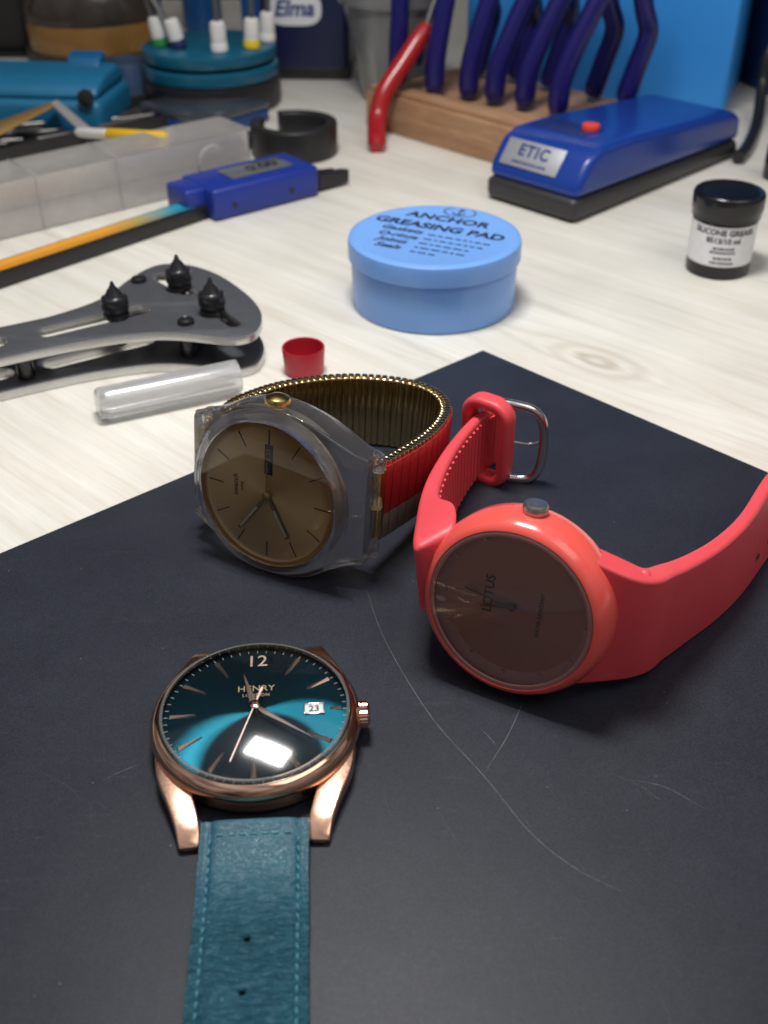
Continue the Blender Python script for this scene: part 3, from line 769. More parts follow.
# ------------------------------------------------------------------ greasing pad tin
PC = Vector((2.0, 40.28, 0))
tin = thing('grease_tin', 'round light blue plastic tub with lid printed ANCHOR GREASING PAD', 'tub', PC)
TM = T(*PC)
M_tin = pbr('sky_blue_plastic', (.17, .36, .78), .30, var=.04, bump=.02, bscale=10)
mesh('tub_body', *capped([(3.10, .01), (3.18, .05), (3.20, .15), (3.24, 2.3), (3.2, 2.4)], 96), M_tin, tin, TM)
lid = mesh('lid', *capped([(3.27, 1.92), (3.345, 1.94), (3.35, 2.5), (3.31, 2.66), (3.20, 2.725), (3.05, 2.735), (2.98, 2.715), (.01, 2.715)], 96), M_tin, tin, TM)
inkb = pbr('navy_print', (.012, .016, .05), .5)
ta, tb = at(388, 219.5, 2.72), at(489.7, 236.5, 2.72)
ang = math.atan2(tb.y-ta.y, tb.x-ta.x)
def lid_text(s, px, py, size, align='LEFT', bold=.02, shear=0, sp=1.0):
    p = at(px, py, 2.722)
    mesh('lid_print', *text_geo(s, size, bold, align, shear, .003, sp), inkb, lid, T(*p) @ RZ(ang))
lid_text('ANCHOR', 448, 219.7, .78, 'CENTER', .035, 0, 1.05)
lid_text('GREASING PAD', 439, 228.0, .78, 'CENTER', .035, 0, 1.0)
for s, px, py in (('Gaskets', 382, 225.6), ('O-rings', 378.5, 231.4), ('Joints', 378, 237.2), ('Seals', 375, 243.0)): lid_text(s, px, py, .54, 'LEFT', .022, .2)
# the small print cannot be read: rows of short strokes
mb = MB()
for r in range(5):
    p0 = at(428-4.5*r, 234.5+4.1*r, 2.722); x = 0; L_ = [2.6, 2.3, 1.9, 1.8, .9][r]
    while x < L_:
        w = random.uniform(.12, .36); mb.add(*box(w, .10, .004, 0, c=(x+w/2, 0, 0)), M=T(*p0) @ RZ(ang)); x += w+.09
mb.obj('lid_small_print', inkb, lid, None, smooth=False)
pl = at(460, 212.6, 2.722)
LM = T(*pl) @ RZ(ang)
v, f = lathe([(.50, 0), (.50, .004), (.55, .004), (.55, 0)], 40, True); v = [Vector((p[0]*1.25, p[1]*.9, p[2])) for p in v]
mb = MB(); mb.add(v, f)
mb.add(*box(.07, .60, .004, 0)); mb.add(*box(.30, .06, .004, 0, c=(0, .17, 0.0005)))
arc = [Vector((.28*math.sin(a), -.02-.28*math.cos(a), 0)) for a in [-1.2+.3*i for i in range(9)]]
mb.add(*tube(arc, .03, 6)); v, f = lathe([(.06, 0), (.06, .004), (.10, .004), (.10, 0)], 16, True); mb.add(v, f, T(0, .33, 0))
mb.obj('anchor_emblem', inkb, lid, LM)

# ------------------------------------------------------------------ silicone grease jar
JC = Vector((14.06, 43.35, 0)); JM = T(*JC)
jar = thing('grease_jar', 'small black jar with white SILICONE GREASE label beside the blue device', 'jar', JC)
M_jar = pbr('glossy_black_plastic', (.008, .008, .009), .22, var=.2)
mesh('jar_body', *capped([(1.22, .01), (1.29, .06), (1.305, .2), (1.305, 2.4), (1.28, 2.5)], 64), M_jar, jar, JM)
rings = []
for z, rr in ((2.36, 1.30), (2.36, 1.38), (2.62, 1.395), (2.66, 1.41), (3.2, 1.42), (3.31, 1.40), (3.36, 1.34), (3.33, 1.24), (3.31, 1.1), (3.31, .02)):
    rings.append([Vector(((rr+(.012 if k % 2 and 2.65 < z < 3.25 else 0))*math.cos(2*PI*k/120), (rr+(.012 if k % 2 and 2.65 < z < 3.25 else 0))*math.sin(2*PI*k/120), z)) for k in range(120)])
mesh('screw_cap', *loft(rings), M_jar, jar, JM)
face = math.atan2(-JC.y, -JC.x)+math.radians(4)
def wrap(v, R, z0):
    return [Vector(((R+p[2])*math.cos(face+p[0]/R), (R+p[2])*math.sin(face+p[0]/R), z0+p[1])) for p in v]
seg = 60; v, f = [], []
for i in range(seg+1):
    x = -2.6+5.2*i/seg
    v += [(x, -.85, 0), (x, .80, 0)]
f = [(2*i, 2*i+2, 2*i+3, 2*i+1) for i in range(seg)]
lab = mesh('label', wrap(v, 1.312, 1.43), f, pbr('label_paper', (.72, .72, .74), .55), jar, JM)
def jar_text(s, size, z, bold=.02):
    v, f = text_geo(s, size, bold, 'CENTER', 0, .002); mesh('label_print', wrap(v, 1.318, z), f, inkb, lab, JM)
jar_text('SILICONE GREASE', .32, 1.99, .035); jar_text('8513/10 ml', .31, 1.66, .035)
mb = MB()
for z, L_ in ((1.34, .75), (1.18, .95), (.93, .62), (.74, .85)):
    x = -L_/2
    while x < L_/2:
        w = random.uniform(.06, .16); v, f = box(w, .085, .004, 0, c=(x+w/2, 0, 0)); mb.add(wrap(v, 1.319, z), f); x += w+.035
mb.obj('label_small_print', inkb, lab, JM, smooth=False)

# ------------------------------------------------------------------ case opening wrench
top_px = [(0, 326.8), (54.7, 314.7), (102, 298), (127.6, 280), (145.8, 269), (164, 263.7), (189.6, 264.8), (218.7, 274.6), (244, 291.5), (258, 306), (262, 318), (257, 330), (245, 336), (226, 337.5), (182, 333), (145.8, 333), (91, 340), (43.7, 349), (0, 358.5)]
ZT = 1.55
W = [at(x, y, ZT) for x, y in top_px]
wl = (W[0]-W[1]).normalized(); wl2 = (W[-1]-W[-2]).normalized(); wl = ((wl+wl2)/2).normalized()
poly = [W[0]+wl*9.5+Vector((0, -.0, 0)), W[0]+wl*5]+W+[W[-1]+wl*5, W[-1]+wl*9.2]
poly = spline(poly, 4)
out2 = [(p.x, p.y) for p in poly]
wr = thing('case_opener', 'dark grey case opening wrench with two plates and three pointed pins', 'wrench', (W[12].x, W[12].y, 0))
def slot_px(a, b_, w):
    A, B = at(a[0], a[1], ZT), at(b_[0], b_[1], ZT); d = (B-A); d.z = 0; l = d.length; d.normalize(); nn = Vector((-d.y, d.x, 0)); c = (A+B)/2
    return [(c.x+d.x*x+nn.x*y, c.y+d.y*x+nn.y*y) for x, y in rrect(l, w, w*.48, 4)]
holes = [slot_px((37, 334), (150, 307), .78), slot_px((-60, 356), (7, 339), .78), slot_px((156, 274), (192, 294), .60), slot_px((203, 303), (238, 326), .50)]
M_gun = pbr('gunmetal', (.135, .14, .155), .42, .6, var=.12, bump=.05, bscale=30)
M_edge = pbr('bare_steel_edge', (.60, .60, .59), .36, .85, var=.12, vscale=8)
def plate(z0, z1, holes):
    v, f = plate_geo(out2, holes, z0, z1)
    o = mesh('plate', v, f, M_gun, wr)
    o.data.materials.append(M_edge)
    for p in o.data.polygons:
        if abs(p.normal.z) < .6: p.material_index = 1
    return o
plate(1.24, ZT, holes); plate(.01, .34, holes[:2])
M_blk = pbr('blackened_steel', (.045, .045, .048), .27, .7, var=.2)
def pin(px, py):
    p = at(px, py, ZT); 
    pf = [(.22, -.9), (.22, -.02), (.43, 0), (.44, .03), (.44, .16), (.38, .19), (.38, .25), (.46, .28), (.48, .31), (.48, .60), (.45, .66), (.34, .69), (.31, .72), (.24, .86), (.10, 1.02), (.07, 1.12), (.02, 1.18)]
    mesh('pin', *capped([(r_, z_*1.15) for r_, z_ in pf], 40), M_blk, wr, T(p.x, p.y, ZT))
pin(117, 317); pin(180, 289); pin(213, 313)
def rivet(px, py):
    p = at(px, py, ZT); mesh('screw', *capped([(.30, 0), (.31, .05), (.27, .15), (.18, .19), (.14, .16), (.02, .16)], 24), M_blk, wr, T(p.x, p.y, ZT-.005))
rivet(139, 281); rivet(186, 323)
for px, py in ((139, 281), (186, 323), (20, 345), (-60, 350)):
    p = at(px, py, ZT); mesh('spacer', *capped([(.30, .37), (.30, 1.18)], 24), M_blk, wr, T(p.x, p.y, 0))
p = at(215, 310, ZT); mesh('spacer', *capped([(.8, .40), (.8, 1.0)], 32), M_blk, wr, T(p.x-.5, p.y+.9, 0))

# ------------------------------------------------------------------ clear tube and red cap
a, b_ = at(97, 406, .5), at(238, 377, .5)
d = (b_-a); Lt = d.length
tb_ = thing('plastic_tube', 'short translucent white plastic tube lying beside the wrench handle', 'tube', (a.x, a.y, 0))
mesh('tube_wall', *lathe([(.05, 0), (.42, .0), (.50, .05), (.535, .16), (.545, .4), (.555, Lt), (.49, Lt), (.48, .3), (.3, .12), (.05, .1)], 48), clear('frosted_tube', (.97, .975, .98), .30, (.95, .95, .97), .14, .8), tb_, aim((a.x, a.y, .56), d))
p = at(304.5, 371, 0)
rc = thing('bottle_cap', 'small open red plastic cap standing behind the clear plastic watch', 'cap', p)
mesh('cap_wall', *lathe([(.01, .02), (.64, .02), (.69, .06), (.75, .93), (.735, .965), (.69, .95), (.63, .15), (.01, .13)], 48), pbr('red_cap_plastic', (.42, .018, .034), .38), rc, T(*p))

# ------------------------------------------------------------------ blue battery device
F1, F2, B2 = at(490, 196, 0), at(573, 226, 0), at(737, 157, 0)
dv = (B2-F2); ln = dv.length; dv.normalize(); du = (F2-F1); wd = du.length; du = (du-dv*du.dot(dv)); wd = du.length; du.normalize(); F1 = F2-du*wd
DVM = axes(du, dv, Vector((0, 0, 1)), F1)
dev = thing('battery_tester', 'blue and black electric bench device with red button and silver label', 'device', F1)
M_devb = pbr('dark_grey_plastic', (.028, .028, .030), .45)
M_devblue = pbr('royal_blue_gloss', (.008, .040, .26), .25, var=.05)
def body(profile, w, inset, bev):
    """side profile (v, z) extruded across the width"""
    bm = bmesh.new(); n = len(profile)
    A = [bm.verts.new((inset, v_, z)) for v_, z in profile]; B = [bm.verts.new((w-inset, v_, z)) for v_, z in profile]
    bm.faces.new(A); bm.faces.new(B[::-1])
    for i in range(n): bm.faces.new((A[i], B[i], B[(i+1) % n], A[(i+1) % n]))
    bmesh.ops.recalc_face_normals(bm, faces=bm.faces)
    bmesh.ops.bevel(bm, geom=list(bm.edges), offset=bev, segments=4, affect='EDGES', profile=.5, clamp_overlap=True)
    bm.verts.index_update(); v = [q.co.copy() for q in bm.verts]; f = [tuple(q.index for q in fc.verts) for fc in bm.faces]; bm.free(); return v, f
mesh('device_base', *body([(0.02, .05), (-.02, 1.15), (ln, .95), (ln, .05)], wd, 0, .36), M_devb, dev, DVM)
mesh('device_foot', *box(wd*.9, ln*.95, .06, 0, c=(wd/2, ln/2, .03)), M_black, dev, DVM)
shell = mesh('device_housing', *body([(.05, 1.12), (.28, 1.85), (1.05, 2.85), (1.9, 3.17), (4.2, 3.15), (ln-.9, 2.55), (ln-.1, 2.1), (ln-.06, .93)], wd, .02, .52), M_devblue, dev, DVM)
# dark flat panel standing in for the shaded switch recess, and red button
mesh('switch_recess_panel', *box(3.0, 1.7, .05, .02, c=(2.2, 3.3, 3.17)), pbr('recess_shade_blue', (.006, .02, .12), .4), dev, DVM)
mesh('button', *capped([(.42, 3.17), (.44, 3.34), (.40, 3.43), (.3, 3.45)], 28), pbr('red_button', (.75, .06, .03), .35), dev, DVM @ T(3.25, 3.7, 0))
# label on the sloping front
a0, a1 = Vector((0, .28, 1.85)), Vector((0, 1.05, 2.85)); sl = (a1-a0).normalized(); nn = Vector((1, 0, 0)).cross(sl)
LB = DVM @ axes(Vector((1, 0, 0)), sl, nn, Vector((wd*.42, .665, 2.35))+nn*.012)
lb = mesh('label_plate', *box(wd*.62, 1.30, .02, .005), pbr('silver_label', (.46, .47, .51), .38, .5), dev, LB)
mesh('label_print', *text_geo('ETIC', .78, .03, depth=.003, spacing=1.15), pbr('label_blue_ink', (.01, .03, .16), .5), lb, LB @ T(0, .16, .014))
mb = MB(); x = -1.0
while x < 1.0:
    w = random.uniform(.1, .24); mb.add(*box(w, .13, .004, 0, c=(x+w/2, -.42, .014))); x += w+.06
mb.obj('label_small_print', MATS['label_blue_ink'], lb, LB, smooth=False)

# ------------------------------------------------------------------ wooden plier block with pliers
BL = at(366, 126, 0); bu = Vector((.69, -.724, 0)).normalized(); bv = Vector((.724, .69, 0)).normalized()
BLM = axes(bu, bv, Vector((0, 0, 1)), BL); bl, bd_, bhh = 11.4, 8.6, 2.25
def make_beech():
    mt, nt, out = nt_new('beech_wood'); L = nt.links.new
    b = N(nt, 'BsdfPrincipled'); b.inputs['Roughness'].default_value = .55
    tc = N(nt, 'TexCoord'); mp = N(nt, 'Mapping'); mp.inputs['Scale'].default_value = (.18, 1.6, 1.6); L(tc.outputs['Object'], mp.inputs[0])
    nz = N(nt, 'TexNoise', Scale=1.6, Detail=8.0, Roughness=.7, Distortion=.5); L(mp.outputs[0], nz.inputs['Vector'])
    rp = N(nt, 'ValToRGB'); e = rp.color_ramp.elements; e[0].position = .3; e[0].color = rgba((.26, .135, .065)); e[1].position = .7; e[1].color = rgba((.46, .275, .155))
    L(nz.outputs['Fac'], rp.inputs[0]); L(rp.outputs[0], b.inputs['Base Color']); L(b.outputs[0], out.inputs[0]); return mt
blk = thing('plier_stand', 'brown wooden block holding a row of blue handled pliers', 'stand', BL)
beech = make_beech()
mesh('block', *box(bl, bd_, bhh-.25, .1, 2, c=(bl/2, bd_/2, (bhh-.25)/2+.003)), beech, blk, BLM)
for q in (0.35,): mesh('rail', *box(bl-.2, 1.3, .28, .06, 2, c=(bl/2, q+.55, bhh-.25+.13)), beech, blk, BLM)
M_hblue = pbr('blue_dipped_grip', (.009, .007, .10), .3, var=.1)
M_hred = pbr('red_dipped_grip', (.34, .012, .016), .26, var=.08)
def pliers(label, front, back, grip, lean=1.0, group=None, topz=11.0, back_lean=.25):
    f0, b0 = Vector(front), Vector(back)
    r = thing('pliers', label, 'pliers', f0, group)
    pv = Vector((f0.x+2.9*lean, f0.y+1.6, topz))
    fr = spline([f0, f0+Vector((.12*lean, .05, 1.6)), f0+Vector((.75*lean, .2, 3.4)), f0+Vector((1.75*lean, .5, 5.6)), f0+Vector((2.5*lean, .9, 7.6)), pv+Vector((-.25, 0, -1.2))], 6)
    dz = b0.z
    bk_ = spline([b0, b0+Vector((.45, .05, 1.7)), b0+Vector((.85, 0, 3.4)), b0.lerp(pv, .5)+Vector((.95, 0, .3)), b0.lerp(pv, .78)+Vector((.5, 0, .2)), pv+Vector((.25, 0, -1.2))], 6)
    rr = lambda P: [.42 if i == 0 else (.54 if i < 2 else .58-.12*(i/len(P))) for i in range(len(P))]
    mesh('handle', *tube(fr, rr(fr), 14), grip, r); mesh('handle', *tube(bk_, rr(bk_), 14), grip, r)
    mesh('pivot', *capped([(.6, -.35), (.68, -.3), (.68, .3), (.6, .35)], 24), M_steel, r, T(*pv) @ RX(PI/2))
    for s in (-1, 1): mesh('jaw', *tube([pv+Vector((s*.2, s*.05, -1.3)), pv+Vector((s*.28, 0, 0)), pv+Vector((s*.3, 0, .9)), pv+Vector((s*.12, 0, 2.8))], [.26, .42, .38, .1], 10), M_steel, r)
    return r
GZ = bhh+.02
def on(px, py): return at(px, py, GZ)
grp = 'blue handled pliers in the wooden stand'
pliers('blue handled pliers at the left end of the wooden block, upright behind the red handle', on(398, 82), on(412, 66), M_hblue, .10, grp)
pliers('blue handled pliers just right of the red handled pair', on(434, 92), on(475, 74), M_hblue, .42, grp)
pliers('blue handled pliers third along from the left end of the block', on(468, 96), on(515, 78), M_hblue, .70, grp)
pliers('blue handled pliers in the middle of the row on the block', on(494, 101), on(548, 86), M_hblue, .98, grp)
pliers('blue handled pliers just behind the left edge of the blue device', on(524, 106), on(592, 96), M_hblue, 1.0, grp)
pliers('blue handled pliers nearest the blue device, last in the row on the block', on(557, 113), on(624, 101), M_hblue, 1.0, grp)
# red handled pliers straddling the front of the block
rp_ = thing('pliers', 'red handled pliers leaning against the front of the wooden block', 'pliers', at(378, 148, 0))
pz = [at(378, 146, .35), None]
base = at(377, 148, .3)
def back_at(px, py, yw):
    dd = FW + RT*((px-384)/F_PX) - UP*((py-512)/F_PX); return EYE+dd*(yw/dd.y)
hp = spline([base, back_at(377, 122, 61.6), back_at(384, 93, 62.4), back_at(402, 65, 63.2), back_at(420, 37, 64.0), back_at(428, 26, 64.3)], 6)
mesh('handle', *tube(hp, [.35]+[.52]*(len(hp)-8)+[.50, .48, .46, .44, .42, .40, .38], 16), M_hred, rp_)
hq = spline([back_at(400, 112, 64.6)+Vector((-1.4, -1.2, -1.9)), back_at(392, 80, 64.2), back_at(408, 52, 64.6), back_at(424, 34, 65.0), back_at(432, 22, 65.2)], 6)
mesh('handle', *tube(hq, [.35]+[.40]*(len(hq)-1), 14), M_hred, rp_)
j0 = back_at(427, 27, 64.4); j1 = back_at(434, 6, 64.8); j2 = j1+Vector((.9, .4, 2.0)); j3 = j2+Vector((.6, .2, 2.6))
mesh('jaw', *tube([j0, j1, j2, j3], [.24, .28, .5, .1], 10), M_steel, rp_)
mesh('jaw', *tube([j0+Vector((.3, .6, .2)), j1+Vector((.15, .35, 0)), j2+Vector((.35, 0, 0)), j3+Vector((.25, 0, 0))], [.2, .28, .45, .1], 10), M_steel, rp_)
mesh('pivot', *capped([(.5, -.4), (.55, -.35), (.55, .35), (.5, .4)], 20), M_steel, rp_, T(*(j2+Vector((.15, 0, -.1)))) @ RX(PI/2))

# ------------------------------------------------------------------ background containers
bc = at(722, 119, 0)
b_dir = Vector((-.93, .36, 0)).normalized(); b_back = Vector((.36, .93, 0)).normalized()
bb_ = thing('storage_bin', 'large bright blue plastic bin behind the pliers and the blue device', 'bin', bc)
BBM = axes(-b_dir, b_back, Vector((0, 0, 1)), bc+b_dir*8.0)
mesh('bin_wall', *box(16, 11, 17, .35, 3, c=(0, 5.5, 8.52)), pbr('bright_blue_plastic', (.030, .27, .74), .5, var=.06, vscale=.6), bb_, BBM)
mesh('bin_rim', *box(16.6, 11.6, .9, .25, 3, c=(0, 5.5, 17.3)), MATS['bright_blue_plastic'], bb_, BBM)
# navy panel next to it
nvb = thing('storage_box', 'dark navy box at the right edge behind the cables', 'box', (26.6, 68, 0))
mesh('box_shell', *box(8, 9, 16, .3, 3, c=(0, 0, 8.02)), pbr('navy_plastic', (.012, .035, .12), .5, var=.1), nvb, T(28.0, 72.5, 0) @ RZ(.25))
mesh('box_lid', *box(8.3, 9.3, .8, .2, 2, c=(0, 0, 16.4)), MATS['navy_plastic'], nvb, T(28.0, 72.5, 0) @ RZ(.25))
# cables and pale tube at the right edge
cb = mesh('power_cable', *tube(spline([at(738, 158, .35), at(748, 145, .4), at(757, 122, .4), back_at(762, 88, 66.5), back_at(768, 55, 67.0), back_at(790, 20, 67.5), back_at(830, -30, 68)], 8), .32, 12), M_black)
tag(cb, 'thick black cable rising behind the blue device at the right edge', 'cable')
p = at(778, 178, 0)
bkb = thing('dropper_bottle', 'black bottle cut off by the right edge of the photo', 'bottle', p)
mesh('bottle_body', *capped([(.75, .01), (.8, .08), (.8, 1.6), (.5, 2.0), (.4, 2.1)], 32), M_jar, bkb, T(*p))
mesh('bottle_top', *capped([(.45, 2.08), (.45, 2.9), (.4, 3.0)], 24), M_jar, bkb, T(*p))
# frosted cup
p = at(392, 104, 0); p.y = 69.5
cup = thing('plastic_cup', 'tall frosted translucent cup behind the red handled pliers', 'cup', p)
M_frost = clear('frosted_cup', (.85, .86, .88), .45, (.50, .50, .50), .25)
mesh('cup_wall', *lathe([(.02, .05), (1.75, .03), (1.85, .1), (3.05, 5.6), (3.12, 5.65), (3.35, 5.7), (3.40, 7.0), (3.30, 7.05), (3.2, 6.9), (2.9, 5.6), (1.7, .2)], 56), M_frost, cup, T(.75, 70.8, 0))
# dark blue canister with white logo
ec = at(318, 80, 0)
el = thing('cleaning_machine', 'dark navy machine with a white oval logo label at the back', 'machine', ec)
EM = T(-5.0, 75.6, 0) @ RZ(-.06)
mesh('machine_body', *box(5.8, 7, 13, .5, 4, c=(0, 3.5, 6.9)), pbr('navy_body', (.007, .011, .055), .4, var=.1), el, EM)
mesh('machine_base', *box(5.9, 7.1, .8, .15, 2, c=(0, 3.5, .42)), M_black, el, EM)
ov = [(1.75*math.copysign(abs(math.cos(a))**.55, math.cos(a)), 1.0*math.copysign(abs(math.sin(a))**.75, math.sin(a))) for a in [2*PI*i/48 for i in range(48)]]
EL = EM @ T(-.6, -.02, 4.35) @ RX(PI/2)
ol = mesh('logo_label', *prism(ov, 0, .05), pbr('label_white', (.68, .69, .74), .5), el, EL)
mesh('logo_print', *text_geo('Elma', 1.35, .03, shear=.25, depth=.004), pbr('logo_blue', (.02, .03, .16), .5), ol, EL @ T(-.05, .0, .056))
# screwdriver stand
sp_ = Vector((-10.45, 70.2, 0))
ss = thing('screwdriver_stand', 'round teal and black rotating screwdriver stand', 'stand', sp_)
M_teal = pbr('teal_plastic', (.006, .095, .165), .33, var=.08)
mesh('stand_base', *capped([(3.9, .02), (4.15, .1), (4.2, .4), (4.15, 1.6), (3.9, 1.75)], 64), M_black, ss, T(*sp_))
mesh('stand_disc', *capped([(3.8, 1.72), (4.08, 1.78), (4.12, 1.95), (4.10, 2.4), (3.95, 2.5), (3.6, 2.52)], 64), M_teal, ss, T(*sp_))
mesh('stand_disc', *capped([(3.6, 2.5), (3.62, 2.72), (4.02, 2.78), (4.06, 2.95), (4.02, 3.35), (3.85, 3.45), (.02, 3.45)], 64), M_teal, ss, T(*sp_))
for px, py, yy, col, cn, leanx, lab_ in ((163, 58, 69.4, (.02, .22, .05), 'green', -.25, 'screwdriver with green ring under its white cap'),
                                   (181, 60, 68.8, (.012, .018, .08), 'navy', -.50, 'screwdriver with dark blue ring and bright shaft leaning left'),
                                   (221, 62, 67.9, (.72, .72, .70), 'white', -.02, 'screwdriver with plain white cap at the front of the stand'),
                                   (253, 60, 68.8, (.75, .55, .02), 'yellow', .12, 'screwdriver with yellow ring under its white cap'),
                                   (268, 50, 70.6, (.70, .70, .69), 'pale', .15, 'screwdriver with white cap behind the yellow ringed one')):
    b0 = back_at(px, py+4, yy); b0.z = 3.46
    sd = thing('screwdriver', lab_+' in the teal stand', 'screwdriver', b0, 'screwdrivers in the teal stand')
    Ms = aim(b0, (leanx*.45, 0, 1))
    mesh('ring', *capped([(.42, 0), (.50, .05), (.50, .42), (.46, .5)], 24), pbr('ring_'+cn, col, .4), sd, Ms)
    mesh('cap', *capped([(.46, .48), (.47, 1.35), (.42, 1.58), (.3, 1.66)], 24), pbr('white_knob', (.66, .65, .63), .45), sd, Ms)
    mesh('shaft', *capped([(.17, 1.6), (.17, 8.0), (.06, 10.5)], 14), M_steel if cn == 'navy' else pbr('dull_shaft', (.12, .12, .125), .4, .5), sd, aim(b0, (leanx*.9, .05, 1)) if cn in ('navy', 'green') else Ms)
# teal box at the left edge
tc0 = at(108, 128, 0)
tbx = thing('tool_case', 'turquoise plastic case with a black knob at the left edge', 'case', tc0)
TBM = T(-19.6, 63.2, 0) @ RZ(-.12)
M_turq = pbr('turquoise_plastic', (.010, .135, .27), .45, var=.12, vscale=.6)
mesh('case_body', *box(9.4, 5.6, 1.95, .5, 5, c=(-2.6, 2.8, .985)), M_turq, tbx, TBM @ T(1.8, 0, 0))
mesh('case_lid', *body([(0.15, 1.95), (.5, 2.55), (1.6, 2.95), (4.2, 3.1), (5.1, 2.7), (5.3, 1.95)], 9.0, .0, .45), M_turq, tbx, TBM @ T(-5.3, 0, 0))
mesh('case_latch', *body([(0, 0), (.5, .5), (1.4, .75), (1.6, 0)], 2.0, 0, .15), pbr('deep_turquoise', (.006, .10, .24), .4), tbx, TBM @ T(.9, 3.2, 2.92))
mesh('knob', *capped([(.42, 0), (.45, .08), (.45, .3), (.3, .36)], 24), M_black, tbx, TBM @ T(3.2, -.03, 2.2) @ RX(PI/2))
# pale blue glass
p = Vector((-17.0+1.2, 73.0, 0)); 
p = at(128, 105, 0); 
gb = thing('glass_jar', 'small pale blue glass between the turquoise case and the screwdriver stand', 'jar', p)
mesh('glass_wall', *lathe([(.02, .03), (1.1, .03), (1.3, .2), (1.35, 2.2), (1.3, 2.35), (1.2, 2.3), (1.15, .3), (.02, .25)], 40), clear('blue_glass', (.45, .62, .85), .35, (.25, .38, .6), .08, 1.5), gb, T(p.x, p.y+1.3, 0))
# amber jar
aj = Vector((-19.8, 81, 0))
aj_t = thing('amber_jar', 'wide amber brown glass jar at the back left', 'jar', aj)
mesh('jar_wall', *capped([(4.2, .02), (4.5, .2), (4.6, 1.0), (4.6, 2.9), (4.5, 3.1)], 56), pbr('amber_glass', (.22, .115, .035), .10, var=.3, vscale=.3), aj_t, T(*aj))
mesh('jar_foot', *capped([(4.65, .02), (4.85, .1), (4.85, 1.2), (4.65, 1.3)], 56), pbr('dark_brown_foot', (.03, .024, .02), .5), aj_t, T(*aj))
mesh('jar_shoulder', *capped([(4.5, 3.08), (4.62, 3.15), (4.62, 3.9), (4.3, 4.6), (3.6, 6.6), (2.6, 7.4), (2.5, 8.6)], 56), pbr('smoky_glass', (.045, .036, .03), .14, var=.35, vscale=.5), aj_t, T(*aj))
mesh('jar_lid', *capped([(2.8, 8.5), (2.9, 8.6), (2.9, 9.8), (2.7, 9.95)], 40), M_black, aj_t, T(*aj))
# black upright post and grey cloth at far left
po = thing('upright_post', 'black upright post at the back left between cloth and jar', 'post', (-29.0, 84, 0))
mesh('post_column', *box(2.4, 2.0, 26, .15, 2, c=(0, 0, 13.3)), M_black, po, T(-26.6, 84, 0))
mesh('post_foot', *box(3.6, 3.4, .3, .08, 2, c=(0, 0, .155)), M_black, po, T(-26.6, 84, 0))
rings = []
for j in range(20):
    z = .02+22*j/19; rings.append([Vector((-38+11.5*i/48, 87.5+.55*math.sin(i*.9+.25*math.sin(j*.6))+.25*math.sin(i*2.1+j*.15), z)) for i in range(49)])
v = [q for r in rings for q in r]; f = [(j*49+i, j*49+i+1, (j+1)*49+i+1, (j+1)*49+i) for j in range(19) for i in range(48)]
cl = mesh('hanging_cloth', v, f, pbr('grey_cloth', (.22, .20, .19), .9, var=.2, vscale=.8, bump=.3, bscale=20))
tag(cl, 'grey cloth hanging in folds at the far left back', 'cloth')
# blue bottles at the back
for x, y, r_, h, col, lab_ in ((-14.0, 92, 1.5, 9, (.01, .07, .22), 'dark blue bottle at the back left of the screwdriver stand'), (-8.6, 84, 1.4, 8, (.012, .10, .36), 'bright blue bottle behind the screwdrivers next to the navy machine')):
    bt_ = thing('spray_bottle', lab_, 'bottle', (x, y, 0))
    mt_ = pbr('bottle_blue_%d' % int(r_*10), col, .3)
    mesh('bottle_body', *capped([(r_*.9, .02), (r_, .15), (r_, h*.6), (r_*.45, h*.8), (r_*.4, h*.85)], 32), mt_, bt_, T(x, y, 0))
    mesh('bottle_cap', *capped([(r_*.5, h*.84), (r_*.5, h), (r_*.4, h*1.03)], 24), M_black, bt_, T(x, y, 0))

# ------------------------------------------------------------------ caliper
c0 = at(216, 223, 0); c1 = at(320, 196, 0); cu_ = (c1-c0).normalized(); hl = (c1-c0).length; cv_ = Vector((-cu_.y, cu_.x, 0))
CM = axes(cu_, cv_, Vector((0, 0, 1)), c0)
cal = thing('caliper', 'blue digital caliper with black beam and orange and teal scale', 'caliper', c0)
M_calb = pbr('caliper_blue', (.010, .030, .25), .4, var=.08)
hd = MB()
hd.add(*box(hl, 3.0, 1.45, .18, 3, c=(hl/2, 1.5, .76)))
hd.add(*box(1.4, 1.9, 1.40, .15, 3, c=(-.30, 1.75, .74)))
head = hd.obj('slider_head', M_calb, cal, CM)
mesh('display', *box(3.4, 1.5, .05, .02, 2, c=(hl*.56, 1.6, 1.505)), pbr('lcd_grey', (.11, .12, .125), .2), cal, CM)
mesh('display_digits', *text_geo('0.00', 1.0, .03, depth=.004), pbr('lcd_black', (.015, .015, .015), .4), cal, CM @ T(hl*.62, 1.6, 1.536))
for q in (1.1, 4.3): mesh('screw', *capped([(.14, 0), (.14, .02), (.05, .02)], 14), M_black, cal, CM @ T(q, -.005, .62) @ RX(PI/2))
b0 = at(0, 290, 0); bd0 = (b0-at(214, 217.5, 0)).normalized(); blen = 22.0
st0 = at(214, 217.5, 0); bn = Vector((bd0.y, -bd0.x, 0))
if bn.y < 0: bn = -bn
BM = axes(-bd0, bn, Vector((0, 0, 1)), st0+bd0*blen)
mesh('beam', *box(blen+2, 1.35, .62, .04, 2, c=(blen/2+1, .68, .34)), M_black, cal, BM)
